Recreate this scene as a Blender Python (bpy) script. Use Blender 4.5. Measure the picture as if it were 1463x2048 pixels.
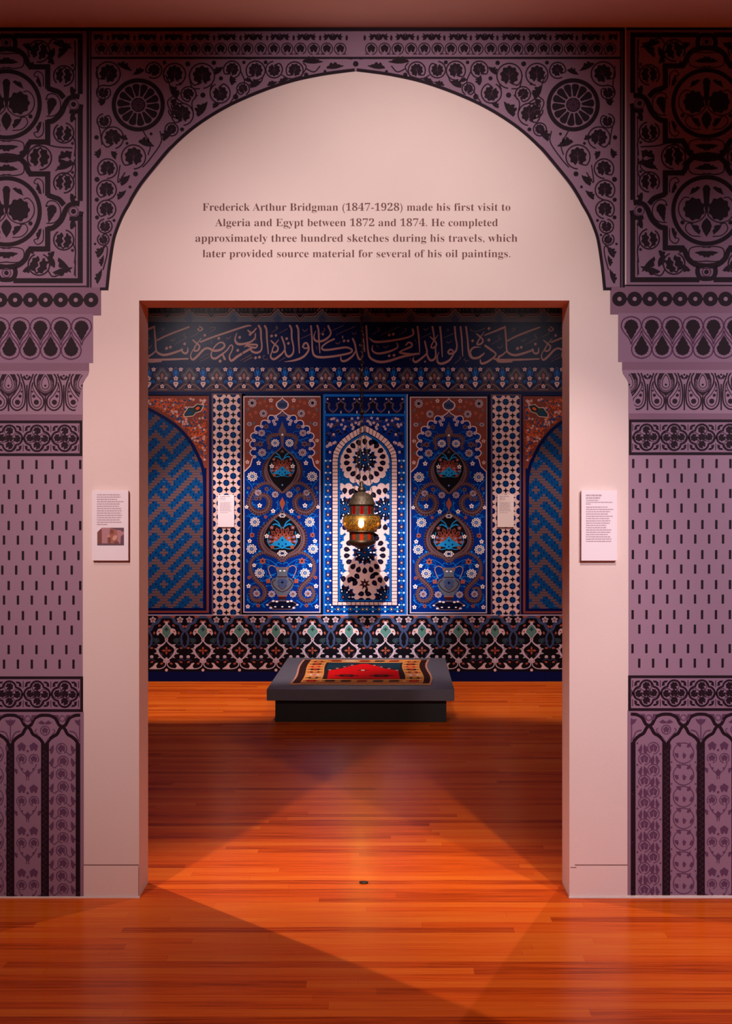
import bpy, bmesh, math, random
from mathutils import Vector, Matrix
from mathutils.geometry import tessellate_polygon
PI = math.pi
sc = bpy.context.scene
COL = sc.collection
for o in list(bpy.data.objects):
    bpy.data.objects.remove(o)

# ------------------------------------------------------------------ camera
# front wall is the plane y = 0, the room behind it runs to y = 5.8, the camera stands 5 m in front
F_PX, S1, VX, VY, EYE = 2685.0, 537.0, 757.0, 990.0, 1.5
YB = 5.8
S2 = F_PX / (5.0 + YB)
cd = bpy.data.cameras.new('camera')
cam = bpy.data.objects.new('camera', cd)
COL.objects.link(cam)
cam.location = (0, -5, EYE)
cam.rotation_euler = (PI / 2, 0, 0)
cd.sensor_fit = 'VERTICAL'
cd.sensor_height = 36
cd.lens = F_PX / 2048 * 36
cd.shift_x = -(VX - 731.5) / 2048
cd.shift_y = -(1024 - VY) / 2048
cd.clip_end = 100
sc.camera = cam

# ------------------------------------------------------------------ light and exposure
vs = sc.view_settings
vs.view_transform = 'Standard'
vs.look = 'None'
vs.gamma = 1
vs.use_curve_mapping = False
vs.exposure = 0.0
w = bpy.data.worlds.new('world')
sc.world = w
w.use_nodes = True
w.node_tree.nodes['Background'].inputs[0].default_value = (0.5, 0.32, 0.3, 1)
w.node_tree.nodes['Background'].inputs[1].default_value = 0.02


def spot(name, loc, aim, power, color, angle, blend, size=0.03):
    d = bpy.data.lights.new(name, 'SPOT')
    d.energy = power
    d.color = color
    d.spot_size = math.radians(angle)
    d.spot_blend = blend
    d.shadow_soft_size = size
    o = bpy.data.objects.new(name, d)
    COL.objects.link(o)
    o.location = loc
    o.rotation_euler = (Vector(aim) - Vector(loc)).to_track_quat('-Z', 'Y').to_euler()
    return o


WARM = (1.0, 0.76, 0.68)
WALLC = (1.0, 0.80, 0.77)
MURALC = (1.0, 0.86, 0.82)
spot('track_spot_front_right', (1.04, -1.6, 3.12), (0.18, 0.85, 0.0), 185, (1.0, 0.80, 0.75), 35, 1.0, 0.03)
spot('track_spot_front_left', (-1.38, -1.6, 3.12), (-0.35, 1.0, 0.0), 64, WARM, 37, 1.0, 0.03)
spot('track_spot_front_arch', (0.2, -2.6, 3.1), (0.08, 0, 2.42), 262, (1.0, 0.91, 0.88), 45, 1.0, 0.12)
spot('track_spot_front_east', (2.3, -3.2, 3.1), (1.8, 0, 1.0), 490, (1.0, 0.92, 1.0), 58, 1.0, 0.08)
spot('track_spot_front_west', (-1.9, -3.3, 3.1), (-1.38, 0, 1.55), 385, (1.0, 0.81, 0.79), 54, 1.0, 0.08)
spot('fill_spot_front_flood', (0.9, -3.4, 3.1), (0.4, -1.9, 0.0), 145, WARM, 70, 1.0, 0.15)  # added fill, not a known fixture: lifts the front floor
spot('track_spot_lantern', (-0.16, 1.74, 3.3), (-0.12, YB, 0.86), 1400, (1.0, 0.97, 1.0), 20, 1.0, 0.02)
spot('track_spot_back_left', (-1.35, 4.3, 3.35), (-1.3, 5.4, 0.0), 300, MURALC, 56, 0.45, 0.05)
spot('track_spot_back_center', (0.15, 4.3, 3.35), (0.1, 5.4, 0.0), 50, MURALC, 56, 0.45, 0.05)
spot('track_spot_back_right', (1.5, 4.3, 3.35), (1.4, 5.4, 0.0), 180, MURALC, 56, 0.45, 0.05)
spot('track_spot_back_west', (-1.99, 2.6, 3.33), (-1.0, YB, 1.9), 260, MURALC, 44, 1.0, 0.05)
spot('fill_spot_back_east', (1.6, 2.6, 3.4), (0.9, YB, 1.75), 120, MURALC, 44, 1.0, 0.05)  # added fill mirroring the west spot, brightens the upper right of the mural
spot('track_spot_door_left', (-2.25, 1.69, 3.1), (0.0, -0.6, 0.0), 340, WARM, 43, 0.9, 0.02)
spot('track_spot_door_right', (1.41, 2.2, 3.1), (-0.25, -0.5, 0.3), 140, WARM, 54, 0.9, 0.02)

# ------------------------------------------------------------------ materials
def lin(c):
    return tuple((v / 255 / 12.92 if v / 255 <= 0.04045 else ((v / 255 + 0.055) / 1.055) ** 2.4) for v in c)


MATS = {}


def mat(name, rgb=None, rough=0.6, metal=0.0, emit=0.0, spec=0.5):
    if name in MATS:
        return MATS[name]
    m = bpy.data.materials.new(name)
    m.use_nodes = True
    p = m.node_tree.nodes['Principled BSDF']
    c = lin(rgb)
    p.inputs['Base Color'].default_value = (*c, 1)
    p.inputs['Roughness'].default_value = rough
    p.inputs['Metallic'].default_value = metal
    p.inputs['Specular IOR Level'].default_value = spec
    if emit:
        p.inputs['Emission Color'].default_value = (*c, 1)
        p.inputs['Emission Strength'].default_value = emit
    MATS[name] = m
    return m


def noisy(name, rgb, rough, scale=40, var=0.06, bump=0.0, bscale=200, spec=0.5, metal=0.0, stretch=None):
    """principled with a light procedural variation of the base colour and an optional fine bump"""
    m = mat(name, rgb, rough, metal, 0, spec)
    nt = m.node_tree
    p = nt.nodes['Principled BSDF']
    tc = nt.nodes.new('ShaderNodeTexCoord')
    src = tc.outputs['Object']
    if stretch:
        mp = nt.nodes.new('ShaderNodeMapping')
        mp.inputs['Scale'].default_value = stretch
        nt.links.new(src, mp.inputs[0])
        src = mp.outputs[0]
    n = nt.nodes.new('ShaderNodeTexNoise')
    n.inputs['Scale'].default_value = scale
    n.inputs['Detail'].default_value = 4
    nt.links.new(src, n.inputs['Vector'])
    r = nt.nodes.new('ShaderNodeValToRGB')
    c = lin(rgb)
    r.color_ramp.elements[0].position = 0.3
    r.color_ramp.elements[1].position = 0.7
    r.color_ramp.elements[0].color = (*[v * (1 - var) for v in c], 1)
    r.color_ramp.elements[1].color = (*[min(1, v * (1 + var)) for v in c], 1)
    nt.links.new(n.outputs[0], r.inputs[0])
    nt.links.new(r.outputs[0], p.inputs['Base Color'])
    if bump:
        n2 = nt.nodes.new('ShaderNodeTexNoise')
        n2.inputs['Scale'].default_value = bscale
        nt.links.new(src, n2.inputs['Vector'])
        b = nt.nodes.new('ShaderNodeBump')
        b.inputs['Strength'].default_value = bump
        b.inputs['Distance'].default_value = 0.002
        nt.links.new(n2.outputs[0], b.inputs['Height'])
        nt.links.new(b.outputs[0], p.inputs['Normal'])
    return m


noisy('wall_paint', (226, 201, 196), 0.75, 3, 0.02, 0.25, 260, 0.25)
noisy('ceiling_paint', (212, 178, 166), 0.9, 3, 0.03, 0, 1, 0.2)
noisy('room_paint', (150, 120, 115), 0.9, 3, 0.03, 0, 1, 0.2)
noisy('caulk', (225, 210, 205), 0.7, 30, 0.05)
# front mural: purple paint film and near-black print
for n_, c_ in dict(purple=(144, 110, 132), purple_light=(154, 120, 140), purple_mid=(132, 96, 116), plum=(96, 60, 88),
                   plum_mid=(84, 48, 74), ink=(36, 18, 28), ink_soft=(48, 26, 38), text_brown=(112, 72, 72)).items():
    mat('print_' + n_, c_, 0.6, 0, 0, 0.12)
# back mural
BM = dict(pink=(220, 184, 180), white=(238, 224, 226), lilac=(196, 176, 190), blue=(2, 38, 118), navy=(5, 18, 70),
          deep=(9, 12, 38), bright=(14, 98, 186), cyan=(28, 138, 200), sky=(100, 140, 210), taupe=(102, 76, 80),
          taupe_dark=(72, 54, 66), brown=(126, 60, 48), orange=(214, 92, 50), rust=(160, 80, 62), black=(18, 15, 22),
          green=(84, 128, 118), green_dark=(42, 62, 62), steel=(62, 72, 108), rose=(150, 92, 90), tan=(172, 128, 124),
          maroon=(58, 24, 30), slate=(88, 92, 106), petrol=(8, 66, 122))
for n_, c_ in BM.items():
    mat('mural_' + n_, c_, 0.3, 0, 0, 0.09)


def floor_mat():
    m = mat('wood_floor', (150, 70, 30), 0.22, 0, 0, 0.09)
    nt = m.node_tree
    p = nt.nodes['Principled BSDF']
    tc = nt.nodes.new('ShaderNodeTexCoord')
    br = nt.nodes.new('ShaderNodeTexBrick')
    br.offset = 0.37
    br.offset_frequency = 2
    br.squash = 1.0
    br.inputs['Scale'].default_value = 1.0
    br.inputs['Brick Width'].default_value = 1.35
    br.inputs['Row Height'].default_value = 0.057
    br.inputs['Mortar Size'].default_value = 0.0006
    br.inputs['Mortar Smooth'].default_value = 0.0
    br.inputs['Bias'].default_value = 0.0
    br.inputs['Color1'].default_value = (0.0, 0.0, 0.0, 1)
    br.inputs['Color2'].default_value = (1, 1, 1, 1)
    br.inputs['Mortar'].default_value = (0.1, 0.1, 0.1, 1)
    # rows are shifted by a noise of the row number so that the board ends fall irregularly
    sx = nt.nodes.new('ShaderNodeSeparateXYZ')
    nt.links.new(tc.outputs['Object'], sx.inputs[0])
    dv = nt.nodes.new('ShaderNodeMath'); dv.operation = 'DIVIDE'; dv.inputs[1].default_value = 0.057
    nt.links.new(sx.outputs[1], dv.inputs[0])
    fl = nt.nodes.new('ShaderNodeMath'); fl.operation = 'FLOOR'
    nt.links.new(dv.outputs[0], fl.inputs[0])
    wn = nt.nodes.new('ShaderNodeTexWhiteNoise'); wn.noise_dimensions = '1D'
    nt.links.new(fl.outputs[0], wn.inputs['W'])
    ml = nt.nodes.new('ShaderNodeMath'); ml.operation = 'MULTIPLY_ADD'; ml.inputs[1].default_value = 1.35
    nt.links.new(wn.outputs['Value'], ml.inputs[0])
    nt.links.new(sx.outputs[0], ml.inputs[2])
    cb = nt.nodes.new('ShaderNodeCombineXYZ')
    nt.links.new(ml.outputs[0], cb.inputs[0])
    nt.links.new(sx.outputs[1], cb.inputs[1])
    nt.links.new(cb.outputs[0], br.inputs['Vector'])
    mp = nt.nodes.new('ShaderNodeMapping')
    mp.inputs['Scale'].default_value = (1.6, 46, 1)
    nt.links.new(tc.outputs['Object'], mp.inputs[0])
    gn = nt.nodes.new('ShaderNodeTexNoise')
    gn.inputs['Scale'].default_value = 1.7
    gn.inputs['Detail'].default_value = 6
    gn.inputs['Roughness'].default_value = 0.62
    nt.links.new(mp.outputs[0], gn.inputs['Vector'])
    mx = nt.nodes.new('ShaderNodeMixRGB')
    mx.inputs[0].default_value = 0.68
    nt.links.new(br.outputs['Color'], mx.inputs[1])
    nt.links.new(gn.outputs[0], mx.inputs[2])
    rp = nt.nodes.new('ShaderNodeValToRGB')
    e = rp.color_ramp.elements
    e[0].position = 0.22
    e[0].color = (*lin((138, 38, 5)), 1)
    e[1].position = 0.80
    e[1].color = (*lin((244, 126, 34)), 1)
    k = e.new(0.46)
    k.color = (*lin((228, 90, 12)), 1)
    nt.links.new(mx.outputs[0], rp.inputs[0])
    nt.links.new(rp.outputs[0], p.inputs['Base Color'])
    r2 = nt.nodes.new('ShaderNodeMapRange')
    r2.inputs['To Min'].default_value = 0.17
    r2.inputs['To Max'].default_value = 0.30
    nt.links.new(gn.outputs[0], r2.inputs[0])
    p.inputs['Specular IOR Level'].default_value = 0.0
    p.inputs['Roughness'].default_value = 0.6
    gs = nt.nodes.new('ShaderNodeBsdfGlossy')
    nt.links.new(r2.outputs[0], gs.inputs['Roughness'])
    lw = nt.nodes.new('ShaderNodeLayerWeight')
    lw.inputs['Blend'].default_value = 0.5
    fr = nt.nodes.new('ShaderNodeMapRange')
    fr.inputs['From Min'].default_value = 0.3
    fr.inputs['From Max'].default_value = 1.0
    fr.inputs['To Min'].default_value = 0.016
    fr.inputs['To Max'].default_value = 0.16
    nt.links.new(lw.outputs['Facing'], fr.inputs[0])
    ms = nt.nodes.new('ShaderNodeMixShader')
    nt.links.new(fr.outputs[0], ms.inputs[0])
    nt.links.new(p.outputs[0], ms.inputs[1])
    nt.links.new(gs.outputs[0], ms.inputs[2])
    nt.links.new(ms.outputs[0], nt.nodes['Material Output'].inputs['Surface'])
    bp = nt.nodes.new('ShaderNodeBump')
    bp.inputs['Strength'].default_value = 0.10
    bp.inputs['Distance'].default_value = 0.004
    nt.links.new(mx.outputs[0], bp.inputs['Height'])
    nt.links.new(bp.outputs[0], p.inputs['Normal'])
    nt.links.new(bp.outputs[0], gs.inputs['Normal'])
    return m


floor_mat()
noisy('plinth_grey', (92, 86, 96), 0.5, 12, 0.05, 0.05, 120)
noisy('plinth_black', (9, 8, 9), 0.6, 12, 0.1)
mat('paper_white', (238, 222, 230), 0.7)
mat('paper_cream', (236, 214, 206), 0.7)
mat('paper_print', (186, 160, 172), 0.8)
mat('photo_brown', (120, 60, 52), 0.5)
mat('photo_rust', (160, 92, 76), 0.5)
mat('photo_rose', (176, 120, 128), 0.5)
mat('photo_flesh', (206, 148, 132), 0.5)
mat('photo_violet', (96, 60, 78), 0.5)
noisy('board_edge', (150, 110, 112), 0.8, 20, 0.05)
noisy('brass_aged', (74, 56, 40), 0.5, 70, 0.45, 0.6, 260, 0.4, 0.55)
noisy('brass_dark', (64, 46, 32), 0.45, 60, 0.25, 0.3, 200, 0.5, 0.8)


# ------------------------------------------------------------------ scene helpers
def link(o, parent=None):
    COL.objects.link(o)
    if parent:
        o.parent = parent
    return o


def mesh_obj(name, verts, faces, mats, fm=None, parent=None, smooth=False):
    me = bpy.data.meshes.new(name)
    me.from_pydata(verts, [], faces)
    for m in (mats if isinstance(mats, (list, tuple)) else [mats]):
        me.materials.append(MATS[m] if isinstance(m, str) else m)
    if fm:
        me.polygons.foreach_set('material_index', fm)
    if smooth:
        me.polygons.foreach_set('use_smooth', [True] * len(me.polygons))
    me.update()
    return link(bpy.data.objects.new(name, me), parent)


def box(vs_, fs, x0, x1, y0, y1, z0, z1):
    b = len(vs_)
    vs_ += [(x0, y0, z0), (x1, y0, z0), (x1, y1, z0), (x0, y1, z0), (x0, y0, z1), (x1, y0, z1), (x1, y1, z1), (x0, y1, z1)]
    fs += [tuple(b + i for i in f) for f in ((0, 3, 2, 1), (4, 5, 6, 7), (0, 1, 5, 4), (1, 2, 6, 5), (2, 3, 7, 6), (3, 0, 4, 7))]


def boxes(name, lst, m, parent=None, bevel=0.0):
    v, f = [], []
    for b in lst:
        box(v, f, *b)
    o = mesh_obj(name, v, f, m, parent=parent)
    if bevel:
        bm = bmesh.new()
        bm.from_mesh(o.data)
        bmesh.ops.bevel(bm, geom=bm.edges[:], offset=bevel, segments=2, affect='EDGES', profile=0.5)
        bm.to_mesh(o.data)
        bm.free()
    return o


def struct(o):
    o['kind'] = 'structure'
    return o


def empty(name, loc):
    o = bpy.data.objects.new(name, None)
    link(o)
    o.location = loc
    o.empty_display_size = 0.1
    return o


def tag(o, label, cat=None, group=None):
    o['label'] = label
    if cat:
        o['category'] = cat
    if group:
        o['group'] = group
    return o


def fx(x):
    return (x - VX) / S1


def fz(y):
    return EYE - (y - VY) / S1


def bx(x):
    return (x - VX) / S2


def bz(y):
    return EYE - (y - VY) / S2


# ------------------------------------------------------------------ flat drawing (printed murals, rug, labels)
def crv(pts, n=8, closed=False):
    """Catmull-Rom through pts (tuples of any length); returns sampled tuples"""
    P = [tuple(map(float, p)) for p in pts]
    if len(P) < 3 and not closed:
        return P
    out = []
    m = len(P)
    segs = m if closed else m - 1
    for i in range(segs):
        if closed:
            a, b, c, d = P[(i - 1) % m], P[i], P[(i + 1) % m], P[(i + 2) % m]
        else:
            b, c = P[i], P[i + 1]
            a = P[i - 1] if i else tuple(2 * u - v for u, v in zip(b, c))
            d = P[i + 2] if i + 2 < m else tuple(2 * u - v for u, v in zip(c, b))
        for k in range(n):
            t = k / n
            out.append(tuple(0.5 * (2 * q + (r - p) * t + (2 * p - 5 * q + 4 * r - s) * t * t + (3 * q - p - 3 * r + s) * t ** 3)
                             for p, q, r, s in zip(a, b, c, d)))
    if not closed:
        out.append(P[-1])
    return out


class G:
    """collects flat triangles (colour, layer); x right, y down, in the units of the drawing"""

    def __init__(s):
        s.t = []
        s.m = (1, 0, 0, 0, 1, 0)
        s.clip = None
        s.k = 0

    def nx(s):
        # every shape gets a sub-layer of its own, so that no two prints share a plane
        s.k += 1
        s.sub = (s.k % 17) / 17 * 0.9

    def push(s, m):
        a, b, c, d, e, f = s.m
        A, B, C_, D, E_, F = m
        old = s.m
        s.m = (a * A + b * D, a * B + b * E_, a * C_ + b * F + c, d * A + e * D, d * B + e * E_, d * C_ + e * F + f)
        return old

    def at(self, fn, x, y, sx=1, sy=None, rot=0, **k):
        sy = sx if sy is None else sy
        cs, sn = math.cos(rot), math.sin(rot)
        old = self.push((cs * sx, -sn * sy, x, sn * sx, cs * sy, y))
        fn(self, **k)
        self.m = old

    def setclip(s, poly):
        if poly is None:
            s.clip = None
            return
        ar = sum(poly[i - 1][0] * poly[i][1] - poly[i][0] * poly[i - 1][1] for i in range(len(poly)))
        s.clip = poly if ar > 0 else poly[::-1]
        s.cb = (min(p[0] for p in poly), max(p[0] for p in poly), min(p[1] for p in poly), max(p[1] for p in poly))

    def rect_clip(s, x0, y0, x1, y1):
        s.setclip([(x0, y0), (x1, y0), (x1, y1), (x0, y1)])

    def tri(s, p, c, z):
        a, b, cc, d, e, f = s.m
        q = [(a * x + b * y + cc, d * x + e * y + f) for x, y in p]
        if s.clip is None:
            s.t.append((q, c, z + s.sub))
            return
        x0, x1, y0, y1 = s.cb
        if max(v[0] for v in q) < x0 or min(v[0] for v in q) > x1 or max(v[1] for v in q) < y0 or min(v[1] for v in q) > y1:
            return
        K = s.clip
        for i in range(len(K)):
            ax, ay = K[i - 1]
            bx_, by_ = K[i]
            ex, ey = bx_ - ax, by_ - ay
            dd = [ex * (v[1] - ay) - ey * (v[0] - ax) for v in q]
            if min(dd) >= 0:
                continue
            if max(dd) <= 0:
                return
            o = []
            for j in range(len(q)):
                p0, p1, d0, d1 = q[j - 1], q[j], dd[j - 1], dd[j]
                if (d0 >= 0) != (d1 >= 0):
                    t = d0 / (d0 - d1)
                    o.append((p0[0] + t * (p1[0] - p0[0]), p0[1] + t * (p1[1] - p0[1])))
                if d1 >= 0:
                    o.append(p1)
            q = o
            if len(q) < 3:
                return
        for i in range(1, len(q) - 1):
            s.t.append(([q[0], q[i], q[i + 1]], c, z + s.sub))

    def poly(s, pts, c, z):
        pts = [(p[0], p[1]) for p in pts]
        s.nx()
        if len(pts) == 3:
            s.tri(pts, c, z)
            return
        for t in tessellate_polygon([[Vector((p[0], p[1], 0)) for p in pts]]):
            s.tri([pts[i] for i in t], c, z)

    def conv(s, pts, c, z):
        s.nx()
        for i in range(1, len(pts) - 1):
            s.tri([pts[0], pts[i], pts[i + 1]], c, z)

    def rect(s, x0, y0, x1, y1, c, z):
        s.conv([(x0, y0), (x1, y0), (x1, y1), (x0, y1)], c, z)

    def disc(s, x, y, r, c, z, ry=None, n=16, rot=0):
        ry = r if ry is None else ry
        cr, sr = math.cos(rot), math.sin(rot)
        P = []
        for i in range(n):
            a = 2 * PI * i / n
            u, v = r * math.cos(a), ry * math.sin(a)
            P.append((x + u * cr - v * sr, y + u * sr + v * cr))
        s.conv(P, c, z)

    def arc(s, x, y, r, w_, c, z, a0=0, a1=360, n=26, ry=None):
        ry = r if ry is None else ry
        P = [(x + r * math.cos(math.radians(a0 + (a1 - a0) * i / n)), y + ry * math.sin(math.radians(a0 + (a1 - a0) * i / n))) for i in range(n + 1)]
        s.line(P, w_, c, z)

    def line(s, P, w_, c, z, cap=False):
        """strip along points; a point may carry its own width as a third value"""
        L, R = [], []
        n = len(P)
        for i in range(n):
            a, b = P[max(0, i - 1)], P[min(n - 1, i + 1)]
            dx, dy = b[0] - a[0], b[1] - a[1]
            l = math.hypot(dx, dy) or 1
            h = (P[i][2] if len(P[i]) > 2 else w_) / 2
            L.append((P[i][0] - dy / l * h, P[i][1] + dx / l * h))
            R.append((P[i][0] + dy / l * h, P[i][1] - dx / l * h))
        for i in range(n - 1):
            s.nx()
            s.tri([L[i], R[i], R[i + 1]], c, z)
            s.tri([L[i], R[i + 1], L[i + 1]], c, z)
        if cap:
            for p in (P[0], P[-1]):
                s.disc(p[0], p[1], (p[2] if len(p) > 2 else w_) / 2, c, z, n=10)

    def stroke(s, P, w_, c, z, n=6, cap=False):
        s.line(crv(P, n), w_, c, z, cap)

    def build(s, name, fun, parent=None, prefix='', off=0.0008, step=0.0003):
        cols = sorted({c for _, c, _ in s.t})
        ix = {c: i for i, c in enumerate(cols)}
        v, f, m = [], [], []
        for q, c, z in s.t:
            b = len(v)
            h = off + step * z
            P = [fun(x, y, h) for x, y in q]
            ar = (q[1][0] - q[0][0]) * (q[2][1] - q[0][1]) - (q[2][0] - q[0][0]) * (q[1][1] - q[0][1])
            if abs(ar) < 1e-7:
                continue
            v += P
            f.append((b, b + 1, b + 2) if ar < 0 else (b, b + 2, b + 1))
            m.append(ix[c])
        return mesh_obj(name, v, f, [MATS[prefix + c] for c in cols], m, parent)


def on_front(x, y, h):
    return (fx(x), -h, fz(y))


def on_back(x, y, h):
    return (bx(x), YB - h, bz(y))


# ------------------------------------------------------------------ motifs shared by both murals
def leaf_lobed(g, c='ink', z=3, r=10, vein=None, lobes=9):
    """round vine leaf with a scalloped edge and a deep notch at the stalk (downwards)"""
    P = []
    n = 60
    for i in range(n):
        a = 2 * PI * i / n
        k = 0.93 + 0.08 * math.cos(lobes * a + PI)
        d = abs((a + PI) % (2 * PI) - PI)
        if d < 0.42:
            k *= 0.30 + 0.70 * (d / 0.42) ** 0.8
        P.append((r * k * math.sin(a) * 0.96, r * k * math.cos(a)))
    g.poly(P, c, z)
    if vein:
        g.line([(0, r * 0.5, r * 0.12), (r * 0.04, -r * 0.1, r * 0.08), (0, -r * 0.62, r * 0.03)], r * 0.08, vein, z + 1)
        g.line([(0, r * 0.1), (r * 0.4, -r * 0.25)], r * 0.05, vein, z + 1)
        g.line([(0, r * 0.1), (-r * 0.4, -r * 0.25)], r * 0.05, vein, z + 1)


def leaf_half(g, c='ink', z=3, L=20, W=9, teeth=4):
    """pointed acanthus leaf along +x with one toothed edge"""
    up = []
    n = teeth * 3
    for i in range(n + 1):
        t = i / n
        b = W * math.sin(PI * min(1, t * 1.15)) ** 0.8 * (1 - 0.25 * t) if t < 0.87 else W * 0.35 * (1 - t) / 0.13
        if i % 3 == 2 and 0 < i < n:
            b *= 0.62
        up.append((L * t, -b))
    lo = [(L * t, W * 0.28 * math.sin(PI * t)) for t in (0.85, 0.6, 0.35, 0.15)]
    g.poly(up + lo, c, z)


def scroll(g, c='ink', ring=None, z=3, r=20, w=2.4, vein=None, k=0.68, gap=40, hook=True):
    """vine ring that ends in a leaf, opening at the bottom"""
    ring = ring or c
    g.arc(0, 0, r, w, ring, z, 90 + gap, 450 - 6, 30)
    if hook:
        g.stroke([(r * math.sin(math.radians(-gap)), r * math.cos(math.radians(gap))), (-r * 0.2, r * 0.62), (0, r * 0.45)], w, ring, z)
    g.at(leaf_lobed, 0, -r * 0.04, c=c, z=z, r=r * k, vein=vein)


def drop(g, c='ink', z=3, r=10, L=26, n=18):
    """tear drop, round at the origin, tip at (0, L)"""
    P = []
    for i in range(n + 1):
        a = PI + PI * i / n
        P.append((r * math.cos(a), r * math.sin(a)))
    P += [(r * 0.86, L * 0.34), (r * 0.42, L * 0.7), (0, L), (-r * 0.42, L * 0.7), (-r * 0.86, L * 0.34)]
    g.poly(P, c, z)


def drop_serr(g, c='ink', z=3, r=15, L=40):
    P = []
    for i in range(25):
        a = PI + PI * i / 24
        q = r * (0.93 + 0.07 * math.cos(i * 2.1))
        P.append((q * math.cos(a), q * math.sin(a)))
    for k in range(1, 7):
        t = k / 7
        wv = r * (1 - t ** 1.25) * (1.0 if k % 2 else 0.86)
        P.append((wv, L * t))
    P.append((0, L))
    for k in range(6, 0, -1):
        t = k / 7
        P.append((-r * (1 - t ** 1.25) * (1.0 if k % 2 else 0.86), L * t))
    g.poly(P, c, z)


def rosette(g, out='white', inn='blue', mid='sky', z=5, r=10, n=9, ry=None, dark='black'):
    """lotus flower: outlined pointed petals in two rows round a disc"""
    ry = ry or 1.0
    for row, (k, rr) in enumerate(((n, r), (n - 1, r * 0.64))):
        for i in range(k):
            a = 2 * PI * (i + 0.5 * row) / k
            ca, sa = math.cos(a), math.sin(a)

            def pt(u, v):
                return (u * ca - v * sa, (u * sa + v * ca) * ry)
            wv = rr * PI / k * 0.74
            g.conv([pt(rr * 0.42, 0), pt(rr * 0.62, wv), pt(rr * 0.85, wv * 0.75), pt(rr, 0), pt(rr * 0.85, -wv * 0.75), pt(rr * 0.62, -wv)], out, z + 2 * row)
            g.conv([pt(rr * 0.48, 0), pt(rr * 0.66, wv * 0.58), pt(rr * 0.84, 0), pt(rr * 0.66, -wv * 0.58)], inn if row else dark, z + 1 + 2 * row)
    g.disc(0, 0, r * 0.34, dark, z + 4, r * 0.34 * ry, 12)
    g.disc(0, 0, r * 0.25, mid, z + 5, r * 0.25 * ry, 10)


def flower5(g, c='white', m='rose', z=5, r=5, n=5, rot=0.0):
    P = []
    for i in range(n * 6):
        a = 2 * PI * i / (n * 6) - PI / 2 + rot
        P.append((r * (0.82 + 0.2 * math.cos(n * (a + PI / 2 - rot))) * math.cos(a), r * (0.82 + 0.2 * math.cos(n * (a + PI / 2 - rot))) * math.sin(a)))
    g.poly(P, c, z)
    g.disc(0, 0, r * 0.34, m, z + 1, n=8)


def star(g, c='black', z=4, r=6, q=2.4, n=4, rot=0):
    P = []
    for i in range(2 * n):
        a = PI * i / n + rot - PI / 2
        k = r if i % 2 == 0 else q
        P.append((k * math.cos(a), k * math.sin(a)))
    g.poly(P, c, z)

# ================================================================== setting
ZC = fz(55)
DX0, DX1, DZ = fx(278), fx(1138), fz(601)
WT = 0.195
# front wall: slab with the doorway cut out
v, f = [], []
box(v, f, -4, DX0, 0, WT, 0, ZC)
box(v, f, DX1, 4, 0, WT, 0, ZC)
box(v, f, DX0, DX1, 0, WT, DZ, ZC)
wall_front = struct(mesh_obj('wall_front', v, f, 'wall_paint'))
tag(wall_front, 'pale pink gallery wall with a rectangular doorway')
wall_back = struct(boxes('wall_back', [(-3, 3, YB, YB + 0.15, 0, 3.6)], 'mural_navy'))
tag(wall_back, 'back wall of the inner room under a blue printed mural')
struct(boxes('wall_left', [(-4.15, -4, -8, 0, 0, ZC)], 'room_paint'))
struct(boxes('wall_right', [(4, 4.15, -8, 0, 0, ZC)], 'room_paint'))
struct(boxes('wall_rear', [(-4.15, 4.15, -8.15, -8, 0, ZC)], 'room_paint'))
struct(boxes('wall_west', [(-3.15, -3, WT, YB, 0, 3.6)], 'room_paint'))
struct(boxes('wall_east', [(3, 3.15, WT, YB, 0, 3.6)], 'room_paint'))
struct(boxes('ceiling', [(-4.15, 4.15, -8.15, WT, ZC, ZC + 0.1)], 'ceiling_paint'))
struct(boxes('ceiling_inner', [(-3.15, 3.15, WT, YB + 0.15, 3.6, 3.7)], 'ceiling_paint'))
struct(boxes('floor', [(-4.15, 4.15, -8.15, YB + 0.15, -0.1, 0)], 'wood_floor'))
# baseboards: flush boards of the front wall, set off by a painted gap line, and a thin bead of caulk on the floor
zt = fz(1731)
for nm, x0, x1, cx in (('baseboard_left', -4, fx(276.6), DX0), ('baseboard_right', DX1, 4, DX1)):
    b = struct(boxes(nm, [(x0, x1, -0.0006, 0.0, 0.0, zt)], 'wall_paint'))
    tag(b, 'pink painted flush baseboard at the foot of the front wall')
struct(boxes('trim_1', [(-4, DX0 + 0.003, -0.006, 0.0, 0, 0.0055)], 'caulk'))
struct(boxes('trim_2', [(DX1 - 0.003, 4, -0.006, 0.0, 0, 0.0055)], 'caulk'))
# thin strips whose dark colour paints the shade in the baseboard gaps
v, f = [], []
box(v, f, -4, fx(277.5), -0.0007, 0.0, zt, zt + 0.0035)
box(v, f, DX1 + 0.02, 4, -0.0007, 0.0, zt, zt + 0.0035)
box(v, f, fx(276.6), fx(277.6), -0.0008, 0.0, 0.008, zt - 0.004)
box(v, f, DX1 + 0.004, DX1 + 0.026, -0.0007, 0.0, zt - 0.009, zt - 0.006)
mat('gap_shadow', (120, 76, 74), 0.9)
mesh_obj('baseboard_gap_shade', v, f, 'gap_shadow', parent=wall_front)

# ================================================================== front mural
AX = 711.0
ARCH = [(216.5, 580.5), (221.5, 534), (229, 484.5), (236, 460), (248.5, 430), (266, 400), (285, 370), (315, 332.5), (342, 300.5), (367, 276),
        (396, 252.5), (436, 226.5), (477, 205), (531, 182.5), (586, 164.5), (641, 152.5), (682, 146.5), (711, 143)]
ARCH = crv(ARCH, 4)
MIR = (-1, 0, 2 * AX, 0, 1, 0)


def both(g, fn):
    fn(g)
    old = g.push(MIR)
    fn(g)
    g.m = old


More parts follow.
